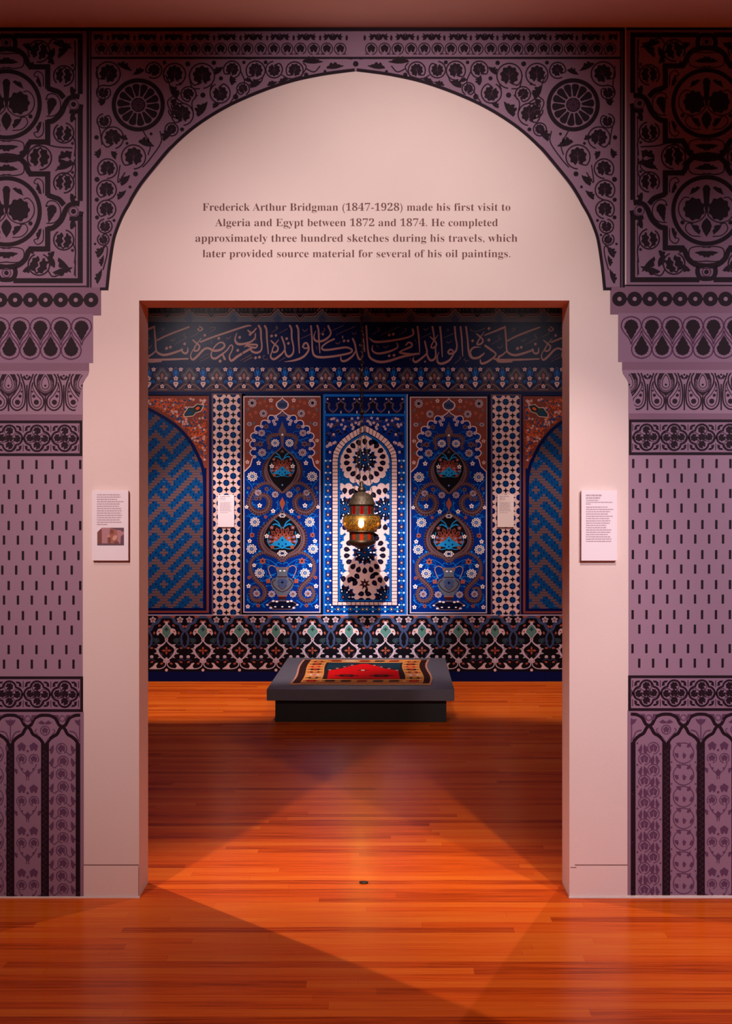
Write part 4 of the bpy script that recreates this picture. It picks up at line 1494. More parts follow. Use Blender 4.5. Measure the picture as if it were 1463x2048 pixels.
        g.poly([(cx, yc - 8 * s), (cx + 7 * s, yc), (cx + 15 * s, yc + 5 * s), (cx + 25 * s, yc + 11 * s), (cx + 8 * s, yc + 14 * s), (cx, yc + 19 * s), (cx - 8 * s, yc + 14 * s), (cx - 25 * s, yc + 11 * s), (cx - 15 * s, yc + 5 * s), (cx - 7 * s, yc)], 'cyan', 16)
        for dx in (-7, 0, 7):
            g.disc(cx + dx * s, yc + (9 if dx else 1) * s, 2 * s, 'blue', 17, n=8)
        g.disc(cx, yc + 13 * s, 1.8 * s, 'blue', 17, n=8)
        for m in (-1, 1):
            g.stroke([(cx, yc + 16 * s), (cx + m * 18 * s, yc + 18 * s), (cx + m * 29 * s, yc + 4 * s), (cx + m * 26 * s, yc - 16 * s)], 1.6 * s, 'cyan', 15)
            g.stroke([(cx + m * 2 * s, yc - 22 * s), (cx + m * 8 * s, yc - 34 * s), (cx + m * 16 * s, yc - 40 * s)], 2.2 * s, 'cyan', 15)
            g.stroke([(cx + m * 4 * s, yc - 26 * s), (cx + m * 13 * s, yc - 31 * s), (cx + m * 19 * s, yc - 29 * s)], 2.6 * s, 'cyan', 15)
            g.at(flower5, cx + m * 26 * s * (1.2 if hw > 35 else 1), yc - 7 * s, c='white', m='rose', r=4.6, z=18)
            g.at(flower5, cx + m * 21 * s, yc - 24 * s, c='rust', m='sky', r=4.4 * s, z=16)
            g.at(flower5, cx + m * 20 * s, yc + 15 * s, c='rust', m='taupe', r=4.6 * s, z=18)
        if hw > 35:
            for y, w_ in ((1031, 7.5), (1106.5, 10.5)):
                g.at(rosette, cx, y, r=w_, n=6, ry=0.62, out='white', inn='deep', mid='blue', z=18)
        else:
            g.disc(cx, 970, 1.8, 'sky', 18, n=8)
            g.poly([(cx, 899), (cx + 4, 905), (cx - 4, 905)], 'taupe', 18)
            g.disc(cx, 869.5, 2.2, 'white', 19, n=8)
    g.poly([(cx, 842), (cx + 3, 852), (cx + 8, 862), (cx + 4, 872), (cx + 2, 892), (cx - 2, 892), (cx - 4, 872), (cx - 8, 862), (cx - 3, 852)], 'taupe', 9)
    g.poly([(cx, 994), (cx + 6, 1006), (cx + 3, 1013), (cx, 1022), (cx - 3, 1013), (cx - 6, 1006)], 'rust', 9)
    # ogee drop on the top
    R = crv([(cx, 794.5), (cx + 4, 799), (cx + 11, 804), (cx + 13, 811), (cx + 8, 818.5), (cx, 820.5)], 5)
    full = R + [(2 * cx - x, y) for x, y in R[::-1][1:-1]]
    g.poly(full, 'pink', 10)
    g.poly([(cx + (x - cx) * 0.8, 809 + (y - 809) * 0.8) for x, y in full], 'steel', 11)
    for d in (-6, -2, 2, 6):
        g.line([(cx + d - 4, 806), (cx + d + 4, 814)], 0.8, 'navy', 12)
        g.line([(cx + d + 4, 806), (cx + d - 4, 814)], 0.8, 'navy', 12)
    g.poly([(cx - 9, 834), (cx, 825), (cx + 9, 834), (cx, 832)], 'taupe', 10)
    # vase
    prof = [(13.5, 1134), (13, 1138), (10, 1145), (10.5, 1152), (13, 1155.5), (19, 1157), (23, 1164), (22, 1172), (17, 1180), (12, 1187), (9.5, 1191)]
    g.poly([(cx + a, b) for a, b in prof] + [(cx - a, b) for a, b in prof[::-1]], 'slate', 14)
    for m in (-1, 1):
        g.stroke([(cx + m * 13, 1134), (cx + m * 22, 1131), (cx + m * 28, 1137), (cx + m * 25, 1148), (cx + m * 21, 1156)], 1.5, 'tan', 14)
        g.poly([(cx + m * 13, 1134.5), (cx + m * 7, 1135), (cx + m * 9, 1141)], 'rust', 15)
        g.stroke([(cx + m * 13, 1158), (cx + m * 20, 1166), (cx + m * 12, 1178), (cx, 1184)], 1.7, 'maroon', 15)
        g.stroke([(cx + m * 9, 1170), (cx + m * 4, 1176), (cx, 1179)], 1.4, 'maroon', 15)
        g.disc(cx + m * 4, 1141.5, 2.4, 'white', 15, 1.4, 8)
        for a in range(4):
            g.disc(cx + m * (26 + 4 * (a % 2)), 1160 + 4 * (a // 2), 2.4, 'rust', 14, n=8)
    g.poly([(cx, 1177), (cx + 8, 1170), (cx + 11, 1163), (cx + 6, 1157), (cx - 6, 1157), (cx - 11, 1163), (cx - 8, 1170)], 'steel', 16)
    g.at(star, cx, 1164.5, c='deep', r=4, q=1.8, z=17)
    g.rect(cx - 10, 1152.6, cx + 10, 1154.6, 'maroon', 15)
    g.rect(cx - 9.5, 1191, cx + 9.5, 1193, 'rust', 14)
    g.poly([(cx - 7, 1193), (cx + 7, 1193), (cx + 8, 1199), (cx - 8, 1199)], 'maroon', 14)
    g.poly([(cx - 19, 1200.5), (cx + 19, 1200.5), (cx + 28, 1206), (cx + 33, 1210), (cx + 24, 1213), (cx + 20, 1219), (cx - 20, 1219), (cx - 24, 1213), (cx - 33, 1210), (cx - 28, 1206)], 'taupe', 13)
    g.poly([(cx - 18, 1202.5), (cx + 18, 1202.5), (cx + 26, 1207), (cx + 30, 1210), (cx + 22, 1212), (cx + 18, 1217.5), (cx - 18, 1217.5), (cx - 22, 1212), (cx - 30, 1210), (cx - 26, 1207)], 'deep', 14)
    for x, y, a in ((-18, 1202, 3), (-11, 1203, 3), (11, 1203, 3), (18, 1202, 3), (-30, 1209.6, 2.6), (30, 1209.6, 2.6), (-14, 1213.4, 2.3), (0, 1213.4, 2.3), (14, 1213.4, 2.3), (-23, 1215.6, 3), (23, 1215.6, 3)):
        g.disc(cx + x, y, a, 'white', 16, a * 0.62, 8)


for side in (0, 1):
    g = G()
    if side:
        g.push((1, 0, 332.8, 0, 1, 1.2))
    vase_panel(g)
    tag(g.build('vase_panel_mural', on_back, wall_back, 'mural_'), 'tall blue printed panel with a flower vase under a scalloped arch, %s of the lantern' % ('right' if side else 'left'))

# ---- centre niche
g = G()
g.rect(644, 788, 816, 1231, 'deep', 2)
g.rect(646, 788.5, 814.8, 1230.5, 'lilac', 2)
g.rect(646, 788.5, 813, 1230.5, 'bright', 3)
g.rect(650.2, 793.2, 808.6, 827.6, 'navy', 4)
g.rect(650.2, 832, 808.6, 1226.5, 'blue', 4)
g.rect_clip(650.2, 793.2, 808.6, 827.6)
for x in rep(681.5, 31.9, 640, 830):
    for m in (-1, 1):
        g.stroke([(x, 798), (x + m * 2, 804), (x + m * 9, 808), (x + m * 7, 814), (x + m * 10, 820), (x + m * 16, 825)], 2.4, 'taupe', 6)
        g.disc(x + m * 5, 798, 2, 'lilac', 7, n=8)
        g.disc(x + m * 8, 811, 2.2, 'taupe', 6, n=8)
        g.conv([(x + m * 10, 822), (x + m * 16, 817), (x + m * 16, 823)], 'blue', 6)
    g.conv([(x, 803), (x + 4.5, 811), (x, 819), (x - 4.5, 811)], 'black', 7)
    g.line([(x, 822), (x, 827)], 2.2, 'lilac', 6)
g.setclip(None)
# spandrels full of small flowers
CN = 729.0
rng = random.Random(11)
for k in range(200):
    x, y = rng.uniform(652, CN - 2), rng.uniform(836, 905)
    yl = 851 + (CN - x) * 0.55 if x > 680 else 878 + (680 - x) * 2.2
    if y > yl - 6:
        continue
    q = rng.random()
    for xx in (x, 2 * CN - x):
        if q < 0.30:
            g.at(flower5, xx, y, c='pink' if q < 0.18 else 'lilac', m='rose', r=2.6 + 2 * q, z=7)
        elif q < 0.7:
            g.stroke([(xx - 4, y + 1), (xx, y - 1.5), (xx + 4, y + 1.5)], 1.0, 'taupe', 6, 3)
        else:
            g.disc(xx, y, 3.4, 'deep', 5, 2.6, 8)
# side strips and bottom strip of flower pairs
for m in (0, 1):
    old = g.push((-1, 0, 2 * CN, 0, 1, 0)) if m else g.m
    for k in range(26):
        y = 921.5 + 12.0 * k
        if y > 1222:
            break
        x = 655.5
        if k % 2 == 0:
            for dx in (-4.5, 4.6):
                g.disc(x + dx, y, 2.1, 'white', 7, 1.8, 8)
                g.disc(x + dx, y, 0.7, 'rose', 8, n=6)
            g.at(star, x, y, c='cyan', r=5.6, q=0.9, z=6)
        else:
            g.at(star, x, y, c='maroon', r=6.4, q=3.0, n=4, rot=0.78, z=5)
            g.disc(x, y, 2.0, 'pink', 7, n=8)
            g.disc(x, y, 0.8, 'black', 8, n=6)
        g.line([(x - 5, y + 2), (x + 4.6, y + 10)], 0.7, 'bright', 5)
        g.line([(x + 5, y + 2), (x - 4.6, y + 10)], 0.7, 'bright', 5)
    for k in range(7):
        x = 663.5 + 12.3 * k
        if x > CN:
            break
        if k % 2 == 0:
            for dy in (-4.4, 4.4):
                g.disc(x, 1219 + dy - 0.5, 2.0, 'white', 7, 1.7, 8)
            g.at(star, x, 1218.5, c='cyan', r=5.6, q=0.9, z=6)
        else:
            g.disc(x, 1218.5, 4.4, 'maroon', 5, 3.4, 8)
            g.disc(x, 1218.5, 1.8, 'pink', 7, n=8)
        g.line([(x, 1214), (x + 12.3, 1223)], 0.7, 'cyan', 5)
        g.line([(x, 1223), (x + 12.3, 1214)], 0.7, 'cyan', 5)
    g.m = old
OUT = [(664.7, 1210), (664.7, 922), (666.6, 905), (673.5, 891.5), (684, 878.7), (699.5, 866.8), (714, 858.4), (CN, 850.5)]
INN = [(675, 1204), (675, 922), (677, 909), (682.5, 897.5), (691.5, 886.5), (703.5, 877), (716, 869.5), (CN, 862.2)]


def sym(P):
    return P + [(2 * CN - x, y) for x, y in P[::-1][1:]]


g.poly(sym([(662.8, 1212), (662.8, 922), (665, 904), (672, 890), (683, 877), (698.5, 865), (713.5, 856.2), (CN, 848.5)]), 'navy', 8)
g.poly(sym(OUT), 'pink', 9)
g.poly(sym(INN), 'navy', 11)
g.poly(sym([(676.8, 1202), (676.8, 922), (679, 910), (684, 899), (693, 888), (704.5, 879), (717, 871.8), (CN, 865)]), 'bright', 12)
g.poly(sym([(678.6, 1200.4), (678.6, 922), (680.6, 911), (685.6, 900.5), (694, 890), (705.5, 881), (717.5, 874), (CN, 867.6)]), 'petrol', 13)
# joints of the pink voussoirs
for m in (0, 1):
    old = g.push((-1, 0, 2 * CN, 0, 1, 0)) if m else g.m
    for k in range(41):
        y = 916 + 7.2 * k
        if y < 1206:
            g.line([(664, y), (675.6, y)], 1.2, 'deep', 10)
    So, Si = crv(OUT[1:], 8), crv(INN[1:], 8)
    for i in range(3, len(So), 4):
        g.line([So[i], Si[i]], 1.3, 'maroon', 10)
    for k in range(7):
        x = 675 + 9 * k
        g.line([(x, 1203.4), (x, 1210.4)], 1.2, 'deep', 12)
    g.m = old
g.rect(664.7, 1204.2, 793.3, 1210, 'pink', 11)
g.rect(675, 1202.4, 783, 1204.2, 'navy', 12)
field = sym([(680, 1199), (680, 922), (682, 912), (687, 901.5), (695, 891.5), (706, 882.5), (718, 875.6), (CN, 869.4)])
g.setclip(field)
ROS = [(729, 919.5, 1), (689, 1018, 1), (770, 1018, 1), (729, 1105, 1), (686, 1194, 1), (772, 1194, 1), (729, 1168, 0), (729, 1042, 1), (729, 1000, 0)]
ROS = [r for r in ROS if r[1] not in (1042, 1000)] + [(729, 1030, 0)]
# pale scales: discs of pink over the blue ground, then dark drops round every rosette
for x, y, k in ROS:
    rr = 44 if k else 27
    n = 18 if k else 10
    for i in range(n):
        a = 2 * PI * (i + 0.5) / n - PI / 2
        g.disc(x + rr * math.cos(a), y + rr * math.sin(a), 8.6, 'pink', 14, n=10)
    g.disc(x, y, rr + 0.5, 'pink', 14, n=28)
done = []
for x, y, k in ROS:
    rr = 36.5 if k else 22
    n = 18 if k else 8
    for i in range(n):
        a = 2 * PI * i / n - PI / 2
        px, py = x + rr * math.cos(a), y + rr * math.sin(a)
        if any((px - u) ** 2 + (py - v_) ** 2 < 100 for u, v_ in done) or any((px - q[0]) ** 2 + (py - q[1]) ** 2 < (28 if q[2] else 14) ** 2 for q in ROS if (q[0], q[1]) != (x, y)):
            continue
        done.append((px, py))
        old = g.push((-math.sin(a), math.cos(a), px, math.cos(a), math.sin(a), py))
        g.poly([(0, -7.2), (4.1, -3), (5.2, 1), (3.5, 4.8), (0, 6), (-3.5, 4.8), (-5.2, 1), (-4.1, -3)], 'deep', 16)
        g.poly([(0, -2.6), (1.7, 0), (0, 2.6), (-1.7, 0)], 'maroon', 17)
        g.m = old
for x, y, k in ROS:
    if k:
        g.at(star, x, y, c='bright', r=26, q=20.5, n=14, z=18)
        g.at(star, x, y, c='deep', r=24, q=19.5, n=14, z=19)
        for i in range(14):
            a = 2 * PI * i / 14
            g.line([(x + 4 * math.cos(a), y + 4 * math.sin(a)), (x + 15 * math.cos(a), y + 15 * math.sin(a))], 0.9, 'bright', 20)
            if i % 2 == 0:
                for q in (12, 18.6):
                    g.disc(x + q * math.cos(a), y + q * math.sin(a), 2.2 if q > 15 else 1.7, 'white', 21, 1.5, 8, a)
            else:
                g.disc(x + 19 * math.cos(a), y + 19 * math.sin(a), 3, 'maroon', 20, n=8)
        g.disc(x, y, 2, 'rust', 21, n=8)
    else:
        g.at(star, x, y, c='maroon', r=12, q=5.6, n=7, z=18)
        g.disc(x, y, 1.8, 'pink', 19, n=8)
# half stars of blue on both edges
for y in (905, 941, 955, 985, 1050, 1077, 1092, 1123, 1139, 1152):
    for m in (0, 1):
        x = 679.5 if not m else 2 * CN - 679.5
        g.at(star, x, y, c='bright', r=10 if y in (955, 1077, 1139) else 7, q=4.5, n=6, z=15)
        g.at(star, x, y, c='blue', r=7 if y in (955, 1077, 1139) else 4.5, q=3.4, n=6, z=16)
        g.disc(x, y, 1.3, 'pink', 17, n=6)
g.setclip(None)
tag(g.build('niche_mural', on_back, wall_back, 'mural_', step=0.00022), 'printed centre niche with a pink pointed arch and dark rosettes behind the lantern')

# ---- dado
g = G()
g.rect(X0, 1230, X1, 1346, 'black', 2)
g.rect(X0, 1229.2, X1, 1231, 'lilac', 6)
g.rect(X0, 1343, X1, 1366, 'navy', 3)


def dado_motif(g):
    # ground round the motif
    for m in (-1, 1):
        g.stroke([(0, 1233), (m * 12, 1235), (m * 17, 1244), (m * 26, 1248), (m * 31, 1258), (m * 36.5, 1262)], 6.4, 'steel', 3)
        g.stroke([(m * 36.5, 1260), (m * 30, 1272), (m * 30, 1286), (m * 36.5, 1296)], 3.6, 'steel', 3)
        g.disc(m * 20, 1281, 6.4, 'green_dark', 3, 5)
        g.arc(m * 26, 1283, 6.5, 1.1, 'steel', 4, 0, 360, 16)
        g.poly([(m * 6, 1232), (m * 19, 1232), (m * 15, 1236), (m * 11, 1235)], 'rust', 4)
        for x, y, a in ((14, 1251, 0.5), (24.5, 1266, 1.3), (29.5, 1296, 0), (29, 1324, 0.4), (9.5, 1327, 0.4), (4, 1243, 1), (34, 1253, 1)):
            g.disc(m * x, y, 3.2, 'rust', 5, 2.0, 8, a * m)
        # white flower beside the axis between two motifs
        old = g.push((m, 0, m * 27.2, 0, 1, 1239.5))
        for i in range(5):
            a = 2 * PI * i / 5 - PI / 2
            ca, sa = math.cos(a), math.sin(a)
            g.conv([(1.4 * ca, 1.4 * sa), (4 * ca - 2.6 * sa, 4 * sa + 2.6 * ca), (7.4 * ca, 7 * sa), (4 * ca + 2.6 * sa, 4 * sa - 2.6 * ca)], 'lilac', 7)
            g.disc(3.6 * ca, 3.6 * sa, 1.0, 'tan', 8, n=6)
        g.disc(0, 0, 1.7, 'rust', 9, n=8)
        g.m = old
        # white scroll beside the green lozenge
        g.stroke([(0, 1248), (m * 6, 1253), (m * 8, 1257), (m * 16, 1259), (m * 19.5, 1267)], 2.0, 'lilac', 8)
        g.stroke([(m * 19.5, 1268), (m * 14, 1265), (m * 8, 1268), (m * 2, 1276)], 1.6, 'lilac', 8)
        g.poly([(m * 8, 1258), (m * 16, 1259.5), (m * 20, 1268), (m * 17, 1271), (m * 13, 1265), (m * 8, 1266)], 'pink', 7)
        g.disc(m * 15, 1263, 2.2, 'rust', 9, 1.4, 8)
        # wreath
        g.stroke([(0, 1281, 1.6), (m * 6, 1288, 2.8), (m * 15, 1294, 4.2), (m * 18, 1301, 4.6), (m * 13, 1311, 4.0), (m * 4, 1319, 2.0)], 4, 'lilac', 8)
        for x, y, a in ((14, 1291, -0.6), (19, 1298, -0.2), (19.5, 1305, 0.4), (14, 1312, 0.9)):
            g.conv([(m * (x - 2.5), y - 2), (m * (x + 6 * math.cos(a)), y + 5 * math.sin(a)), (m * (x - 1), y + 3.5)], 'lilac', 8)
            g.disc(m * (x - 1.0), y + 0.8, 0.9, 'rust', 9, n=6)
        g.disc(m * 29.5, 1313, 3.6, 'lilac', 7, 2.8, 8)
        g.conv([(m * 26, 1316), (m * 33, 1316), (m * 31, 1311), (m * 28, 1311)], 'lilac', 7)
        # foot
        g.stroke([(m * 1, 1324), (m * 3, 1332), (m * 12, 1337), (m * 34, 1337.3)], 1.9, 'lilac', 8)
        g.poly([(m * 17, 1326), (m * 22, 1326), (m * 26, 1332), (m * 33, 1337), (m * 18, 1337), (m * 21, 1332)], 'pink', 7)
        g.stroke([(m * 17, 1326), (m * 22, 1327), (m * 26, 1332), (m * 33, 1337)], 1.3, 'lilac', 8)
        g.poly([(0, 1314), (m * 6, 1320), (m * 7, 1324), (m * 3, 1326), (0, 1323)], 'lilac', 8)
        g.disc(m * 3.4, 1322, 1.2, 'rust', 9, n=6)
        g.disc(m * 10, 1309, 2.6, 'taupe_dark', 6, 4, 8, 0.5 * m)
        g.stroke([(m * 22, 1322), (m * 30, 1318), (m * 36, 1321)], 1.2, 'steel', 4)
    g.conv([(0, 1248), (9, 1258), (11, 1264), (0, 1276), (-11, 1264), (-9, 1258)], 'green', 7)
    g.at(star, 0, 1258.5, c='green_dark', r=5, q=2.4, n=4, z=8)
    g.disc(0, 1245.5, 3.2, 'lilac', 9, n=10)
    g.disc(0, 1279, 3.4, 'lilac', 9, n=10)
    g.disc(0, 1279, 1.5, 'rust', 10, n=8)
    for a in range(4):
        ca, sa = math.cos(a * PI / 2), math.sin(a * PI / 2)
        L = 10 if a % 2 == 0 else 8.4
        g.conv([(0, 0 + 1301), (0.55 * L * ca - 2.4 * sa, 1301 + 0.55 * L * sa + 2.4 * ca), (L * ca, 1301 + L * sa), (0.55 * L * ca + 2.4 * sa, 1301 + 0.55 * L * sa - 2.4 * ca)], 'rust', 8)
    g.disc(0, 1340, 3, 'pink', 8, n=10)


g.rect_clip(X0, 1229, X1, 1343.5)
for x in rep(332.8, 72.95, X0 - 40, X1 + 40):
    g.at(dado_motif, x, 0)
g.setclip(None)
tag(g.build('dado_mural', on_back, wall_back, 'mural_'), 'black dado band of white scroll wreaths with green lozenges above the floor')

# ================================================================== things
# ---- exhibit labels
def label_board(name, x0, x1, y0, y1, back, board, label, lines, photo=None, thick=0.012):
    X, Z = (bx, bz) if back else (fx, fz)
    yw = YB if back else 0.0
    cx, cz = (X(x0) + X(x1)) / 2, Z(y1)
    root = empty(name, (cx, yw, cz))
    tag(root, label, 'exhibit label', 'exhibit labels beside the doorway' if not back else 'exhibit labels on the back wall')
    hw, h = (X(x1) - X(x0)) / 2, Z(y0) - Z(y1)
    off = 0.004
    b = boxes('board', [(-hw, hw, -off - thick, -off, 0, h)], board, root, 0.0008)
    boxes('mounting_block', [(-hw * 0.7, hw * 0.7, -off, 0.0, h * 0.1, h * 0.9)], 'board_edge', root)
    g = G()
    S = S2 if back else S1
    rng = random.Random(hash(len(label)) % 97)
    for (yy, a, bb, w_) in lines:
        x = a
        while x < bb:
            l = rng.uniform(2.2, 7.5)
            g.rect(x, yy - w_ / 2, min(bb, x + l), yy + w_ / 2, 'paper_print', 1)
            x += l + 0.9
    fun = lambda x, y, hh: (X(x) - cx, -off - thick - hh, Z(y) - cz)
    tb = g.build('text_block', fun, root, '', 0.0003)
    if photo:
        g = G()
        photo(g)
        tag(g.build('printed_photograph', fun, root, '', 0.0003), 'small brown picture of standing figures on the label')
    return root


def small_photo(g):
    a, b, c, d = 196.3, 1055.2, 249.2, 1090
    g.rect(a, b, c, d, 'photo_rose', 1)
    g.conv([(a, b + 8), (a + 6, b + 3), (a + 9, b + 3), (a + 9, d), (a, d)], 'photo_brown', 2)
    g.conv([(a, b), (a + 9, b), (a, b + 9)], 'paper_white', 3)
    g.poly([(a + 25, b), (a + 38, b), (a + 40, b + 14), (a + 41, d - 3), (a + 20, d - 3), (a + 20, b + 20), (a + 24, b + 14)], 'photo_rust', 2)
    g.conv([(a + 25, b), (c, b), (c, b + 5), (a + 38, b + 4)], 'photo_violet', 3)
    g.conv([(a + 43, b), (c, b), (c, b + 8), (a + 48, b + 7)], 'photo_violet', 3)
    g.conv([(a + 47, b + 17), (c, b + 13), (c, d), (a + 46, d)], 'photo_violet', 3)
    g.disc(a + 35, b + 20, 4, 'photo_flesh', 3, 6, 10, 0.6)
    g.disc(a + 23, b + 17, 2.4, 'photo_flesh', 3, n=8)
    g.disc(a + 24, b + 25, 3, 'photo_brown', 3, 7, 10)
    g.disc(a + 38, b + 30, 5, 'photo_brown', 2, 4, 10)
    g.disc(a + 29, b + 8, 4, 'photo_brown', 3, 5, 10)
    g.rect(a, d - 3.4, c, d, 'photo_violet', 4)
    g.disc(a + 14, d - 6, 4, 'photo_rose', 3, 3, 8)


L1 = [(989.5 + 4.55 * k, 195.5, 195.5 + w_, 1.9) for k, w_ in enumerate((46, 47, 40, 53, 45, 44, 48, 49, 48, 50, 48, 45, 49, 21))]
label_board('exhibit_label', 185.8, 257.9, 981, 1120.8, False, 'paper_white', 'white wall label with a small brown photograph, left of the doorway', L1, small_photo)
L2 = [(990.6, 1170, 1201, 3.2), (995.8, 1170, 1198, 2.6), (1000.4, 1170, 1195, 1.7), (1004.4, 1170, 1223, 1.7), (1007.8, 1170, 1179, 1.7)] + \
     [(1014 + 4.55 * k, 1170, 1170 + w_, 1.9) for k, w_ in enumerate((43, 54, 48, 43, 53, 46, 49, 47, 40, 41, 50, 49, 43, 48, 51, 50))]
label_board('exhibit_label', 1160.6, 1231.6, 981, 1121, False, 'paper_white', 'white wall label of plain text, right of the doorway', L2)
LB = lambda x0: [(992.8, x0 + 4, x0 + 24, 1.5), (996.4, x0 + 4, x0 + 15, 1.5), (999.5, x0 + 4, x0 + 16, 0.9)] + [(1005 + 2.1 * k, x0 + 4, x0 + 27 - (k * 7) % 4, 0.8) for k in range(9)] + [(1025, x0 + 4, x0 + 20, 0.8)]
label_board('exhibit_label', 435.8, 468.4, 990, 1054, True, 'paper_white', 'small white label on the left strip of round blue tiles', LB(435.8), None, 0.01)
label_board('exhibit_label', 993.8, 1026.6, 989.6, 1054.2, True, 'paper_cream', 'small cream label on the right strip of round blue tiles', LB(993.8), None, 0.01)

# ---- plinth
ZS = 0.225
pl = empty('display_plinth', (-0.108, 4.66, 0))
pl.rotation_euler = (0, 0, math.radians(-0.8))
tag(pl, 'low grey plinth on a black recessed base, in the middle of the inner room', 'plinth')
boxes('slab', [(-0.615, 0.615, -0.855, 0.855, 0.150, ZS)], 'plinth_grey', pl, 0.002)
boxes('recessed_base', [(-0.565, 0.565, -0.79, 0.79, 0.0, 0.150)], 'plinth_black', pl, 0.001)

# ---- prayer rug
for n_, c_ in dict(red=(226, 8, 14), gold=(236, 152, 78), crimson=(138, 18, 20), umber=(56, 24, 22), teal=(26, 54, 70), night=(30, 30, 40), cream=(236, 204, 178), fringe=(214, 148, 126)).items():
    noisy('wool_' + n_, c_, 0.95, 220, 0.16, 0.6, 900, 0.1)
RW, RL = 0.955, 1.33
rug = empty('prayer_rug', (-0.112, 4.675, ZS))
rug.rotation_euler = (0, 0, math.radians(-1.1))
tag(rug, 'red prayer rug with a gold patterned border, lying flat on the grey plinth', 'rug')


def rug_warp(u, v):
    """wavy outline of the hand-woven cloth; u, v in 0..1, v = 1 at the back"""
    x = (u - 0.5) * RW * (1 + 0.012 * math.sin(5 * v + 1)) + 0.012 * math.sin(6.5 * v) - 0.03 * (v - 0.5) * (1 - 2 * u) * 0.6
    y = (v - 0.5) * RL + 0.006 * math.sin(9 * u)
    return x, y


NU, NV = 24, 32
v, f = [], []
for k in range(2):
    for j in range(NV + 1):
        for i in range(NU + 1):
            x, y = rug_warp(i / NU, j / NV)
            v.append((x, y, 0.0005 if k == 0 else 0.0065))
N1 = (NU + 1) * (NV + 1)
for j in range(NV):
    for i in range(NU):
        a = j * (NU + 1) + i
        f.append((a, a + NU + 1, a + NU + 2, a + 1))
        f.append((N1 + a, N1 + a + 1, N1 + a + NU + 2, N1 + a + NU + 1))
for i in range(NU):
    f.append((i, i + 1, N1 + i + 1, N1 + i))
    a = NV * (NU + 1) + i
    f.append((a + 1, a, N1 + a, N1 + a + 1))
for j in range(NV):
    a = j * (NU + 1)
    f.append((a + NU + 1, a, N1 + a, N1 + a + NU + 1))
    a += NU
    f.append((a, a + NU + 1, N1 + a + NU + 1, N1 + a))
mesh_obj('woven_cloth', v, f, 'wool_gold', parent=rug)
g = G()      # drawing units: u across 0..1000, v from the front 0..1400, y down = towards the front


def rr_(x0, v0, x1, v1, c, z, n=10):
    for i in range(n):
        for j in range(max(1, int((v1 - v0) / 120))):
            k = max(1, int((v1 - v0) / 120))
            g.rect(x0 + (x1 - x0) * i / n, -(v0 + (v1 - v0) * j / k), x0 + (x1 - x0) * (i + 1) / n, -(v0 + (v1 - v0) * (j + 1) / k), c, z)


rr_(0, 0, 1000, 1400, 'gold', 0)
rr_(0, 40, 14, 1390, 'fringe', 1)
rr_(986, 40, 1000, 1390, 'fringe', 1)
rr_(14, 34, 66, 1390, 'umber', 1)
rr_(940, 34, 986, 1390, 'umber', 1)
rr_(66, 50, 940, 78, 'crimson', 1)
rr_(0, 0, 1000, 30, 'fringe', 2)


def hexa(x, vv, a, b, c, z, c2=None):
    g.conv([(x - a, -vv), (x - a * 0.62, -(vv + b)), (x + a * 0.62, -(vv + b)), (x + a, -vv), (x + a * 0.62, -(vv - b)), (x - a * 0.62, -(vv - b))], c, z)
    g.line([(x - a * 1.32, -vv), (x + a * 1.32, -vv)], b * 0.55, c, z)
    if c2:
        g.conv([(x - a * 0.5, -vv), (x - a * 0.25, -(vv + b * 0.5)), (x + a * 0.25, -(vv + b * 0.5)), (x + a * 0.5, -vv), (x + a * 0.25, -(vv - b * 0.5)), (x - a * 0.25, -(vv - b * 0.5))], c2, z + 1)


cyc = ['crimson', 'umber', 'cream', 'crimson', 'night', 'red', 'umber', 'crimson']
for k in range(8):
    for xc in (136, 872):
        vv = 150 + 158 * k
        hexa(xc, vv, 44, 46, cyc[k], 4, 'gold' if k % 2 else 'red')
for k, x in enumerate((270, 385, 500, 615, 730)):
    hexa(x, 150, 46, 44, ('umber', 'umber', 'crimson', 'night', 'umber')[k], 4)
    hexa(x, 1305, 50, 44, ('crimson', 'cream', 'crimson', 'night', 'crimson')[k], 4)
rr_(205, 240, 805, 1205, 'night', 2)
rr_(225, 700, 790, 1200, 'teal', 3)
g.poly([(240, -250), (240, -725), (330, -830), (480, -1130), (530, -1130), (675, -830), (768, -725), (768, -250)], 'red', 5)
for m in (0, 1):
    for k in range(8):
        x, vv = (250 + 28 * k, 720 + 50 * k) if not m else (760 - 28 * k, 720 + 50 * k)
        g.rect(x - 14, -(vv + 58), x + 16, -(vv + 4), ('umber', 'umber', 'crimson')[k % 3], 6)
        if k % 2 == 0:
            g.rect(x - 12, -(vv + 32), x + 8, -(vv + 8), 'cream', 7)
    rr_(210 if not m else 772, 250, 236 if not m else 800, 720, 'umber', 4, 2)
hexa(375, 430, 66, 66, 'umber', 6, 'crimson')
hexa(630, 430, 66, 66, 'umber', 6, 'crimson')
hexa(500, 740, 36, 50, 'crimson', 6, 'cream')
pat = g.build('woven_pattern', lambda x, y, h: (*rug_warp(x / 1000, -y / 1400), 0.0066 + h), rug, 'wool_', 0.0002, 0.0002)
# fringe along the front and the back edge
rng = random.Random(3)
for e in (0, 1):
    g = G()
    for k in range(150):
        u = k / 149 + rng.uniform(-0.002, 0.002)
        x, y = rug_warp(min(1, max(0, u)), e)
        dx, l = rng.uniform(-0.006, 0.006), rng.uniform(0.016, 0.03)
        g.line([(x, y), (x + dx, y + (l if e else -l))], 0.0035, 'cream' if k % 3 else 'fringe', k % 3)
    g.build('fringe', lambda x, y, h: (x, y, 0.0025 + h), rug, 'wool_', 0.0, 0.0003)

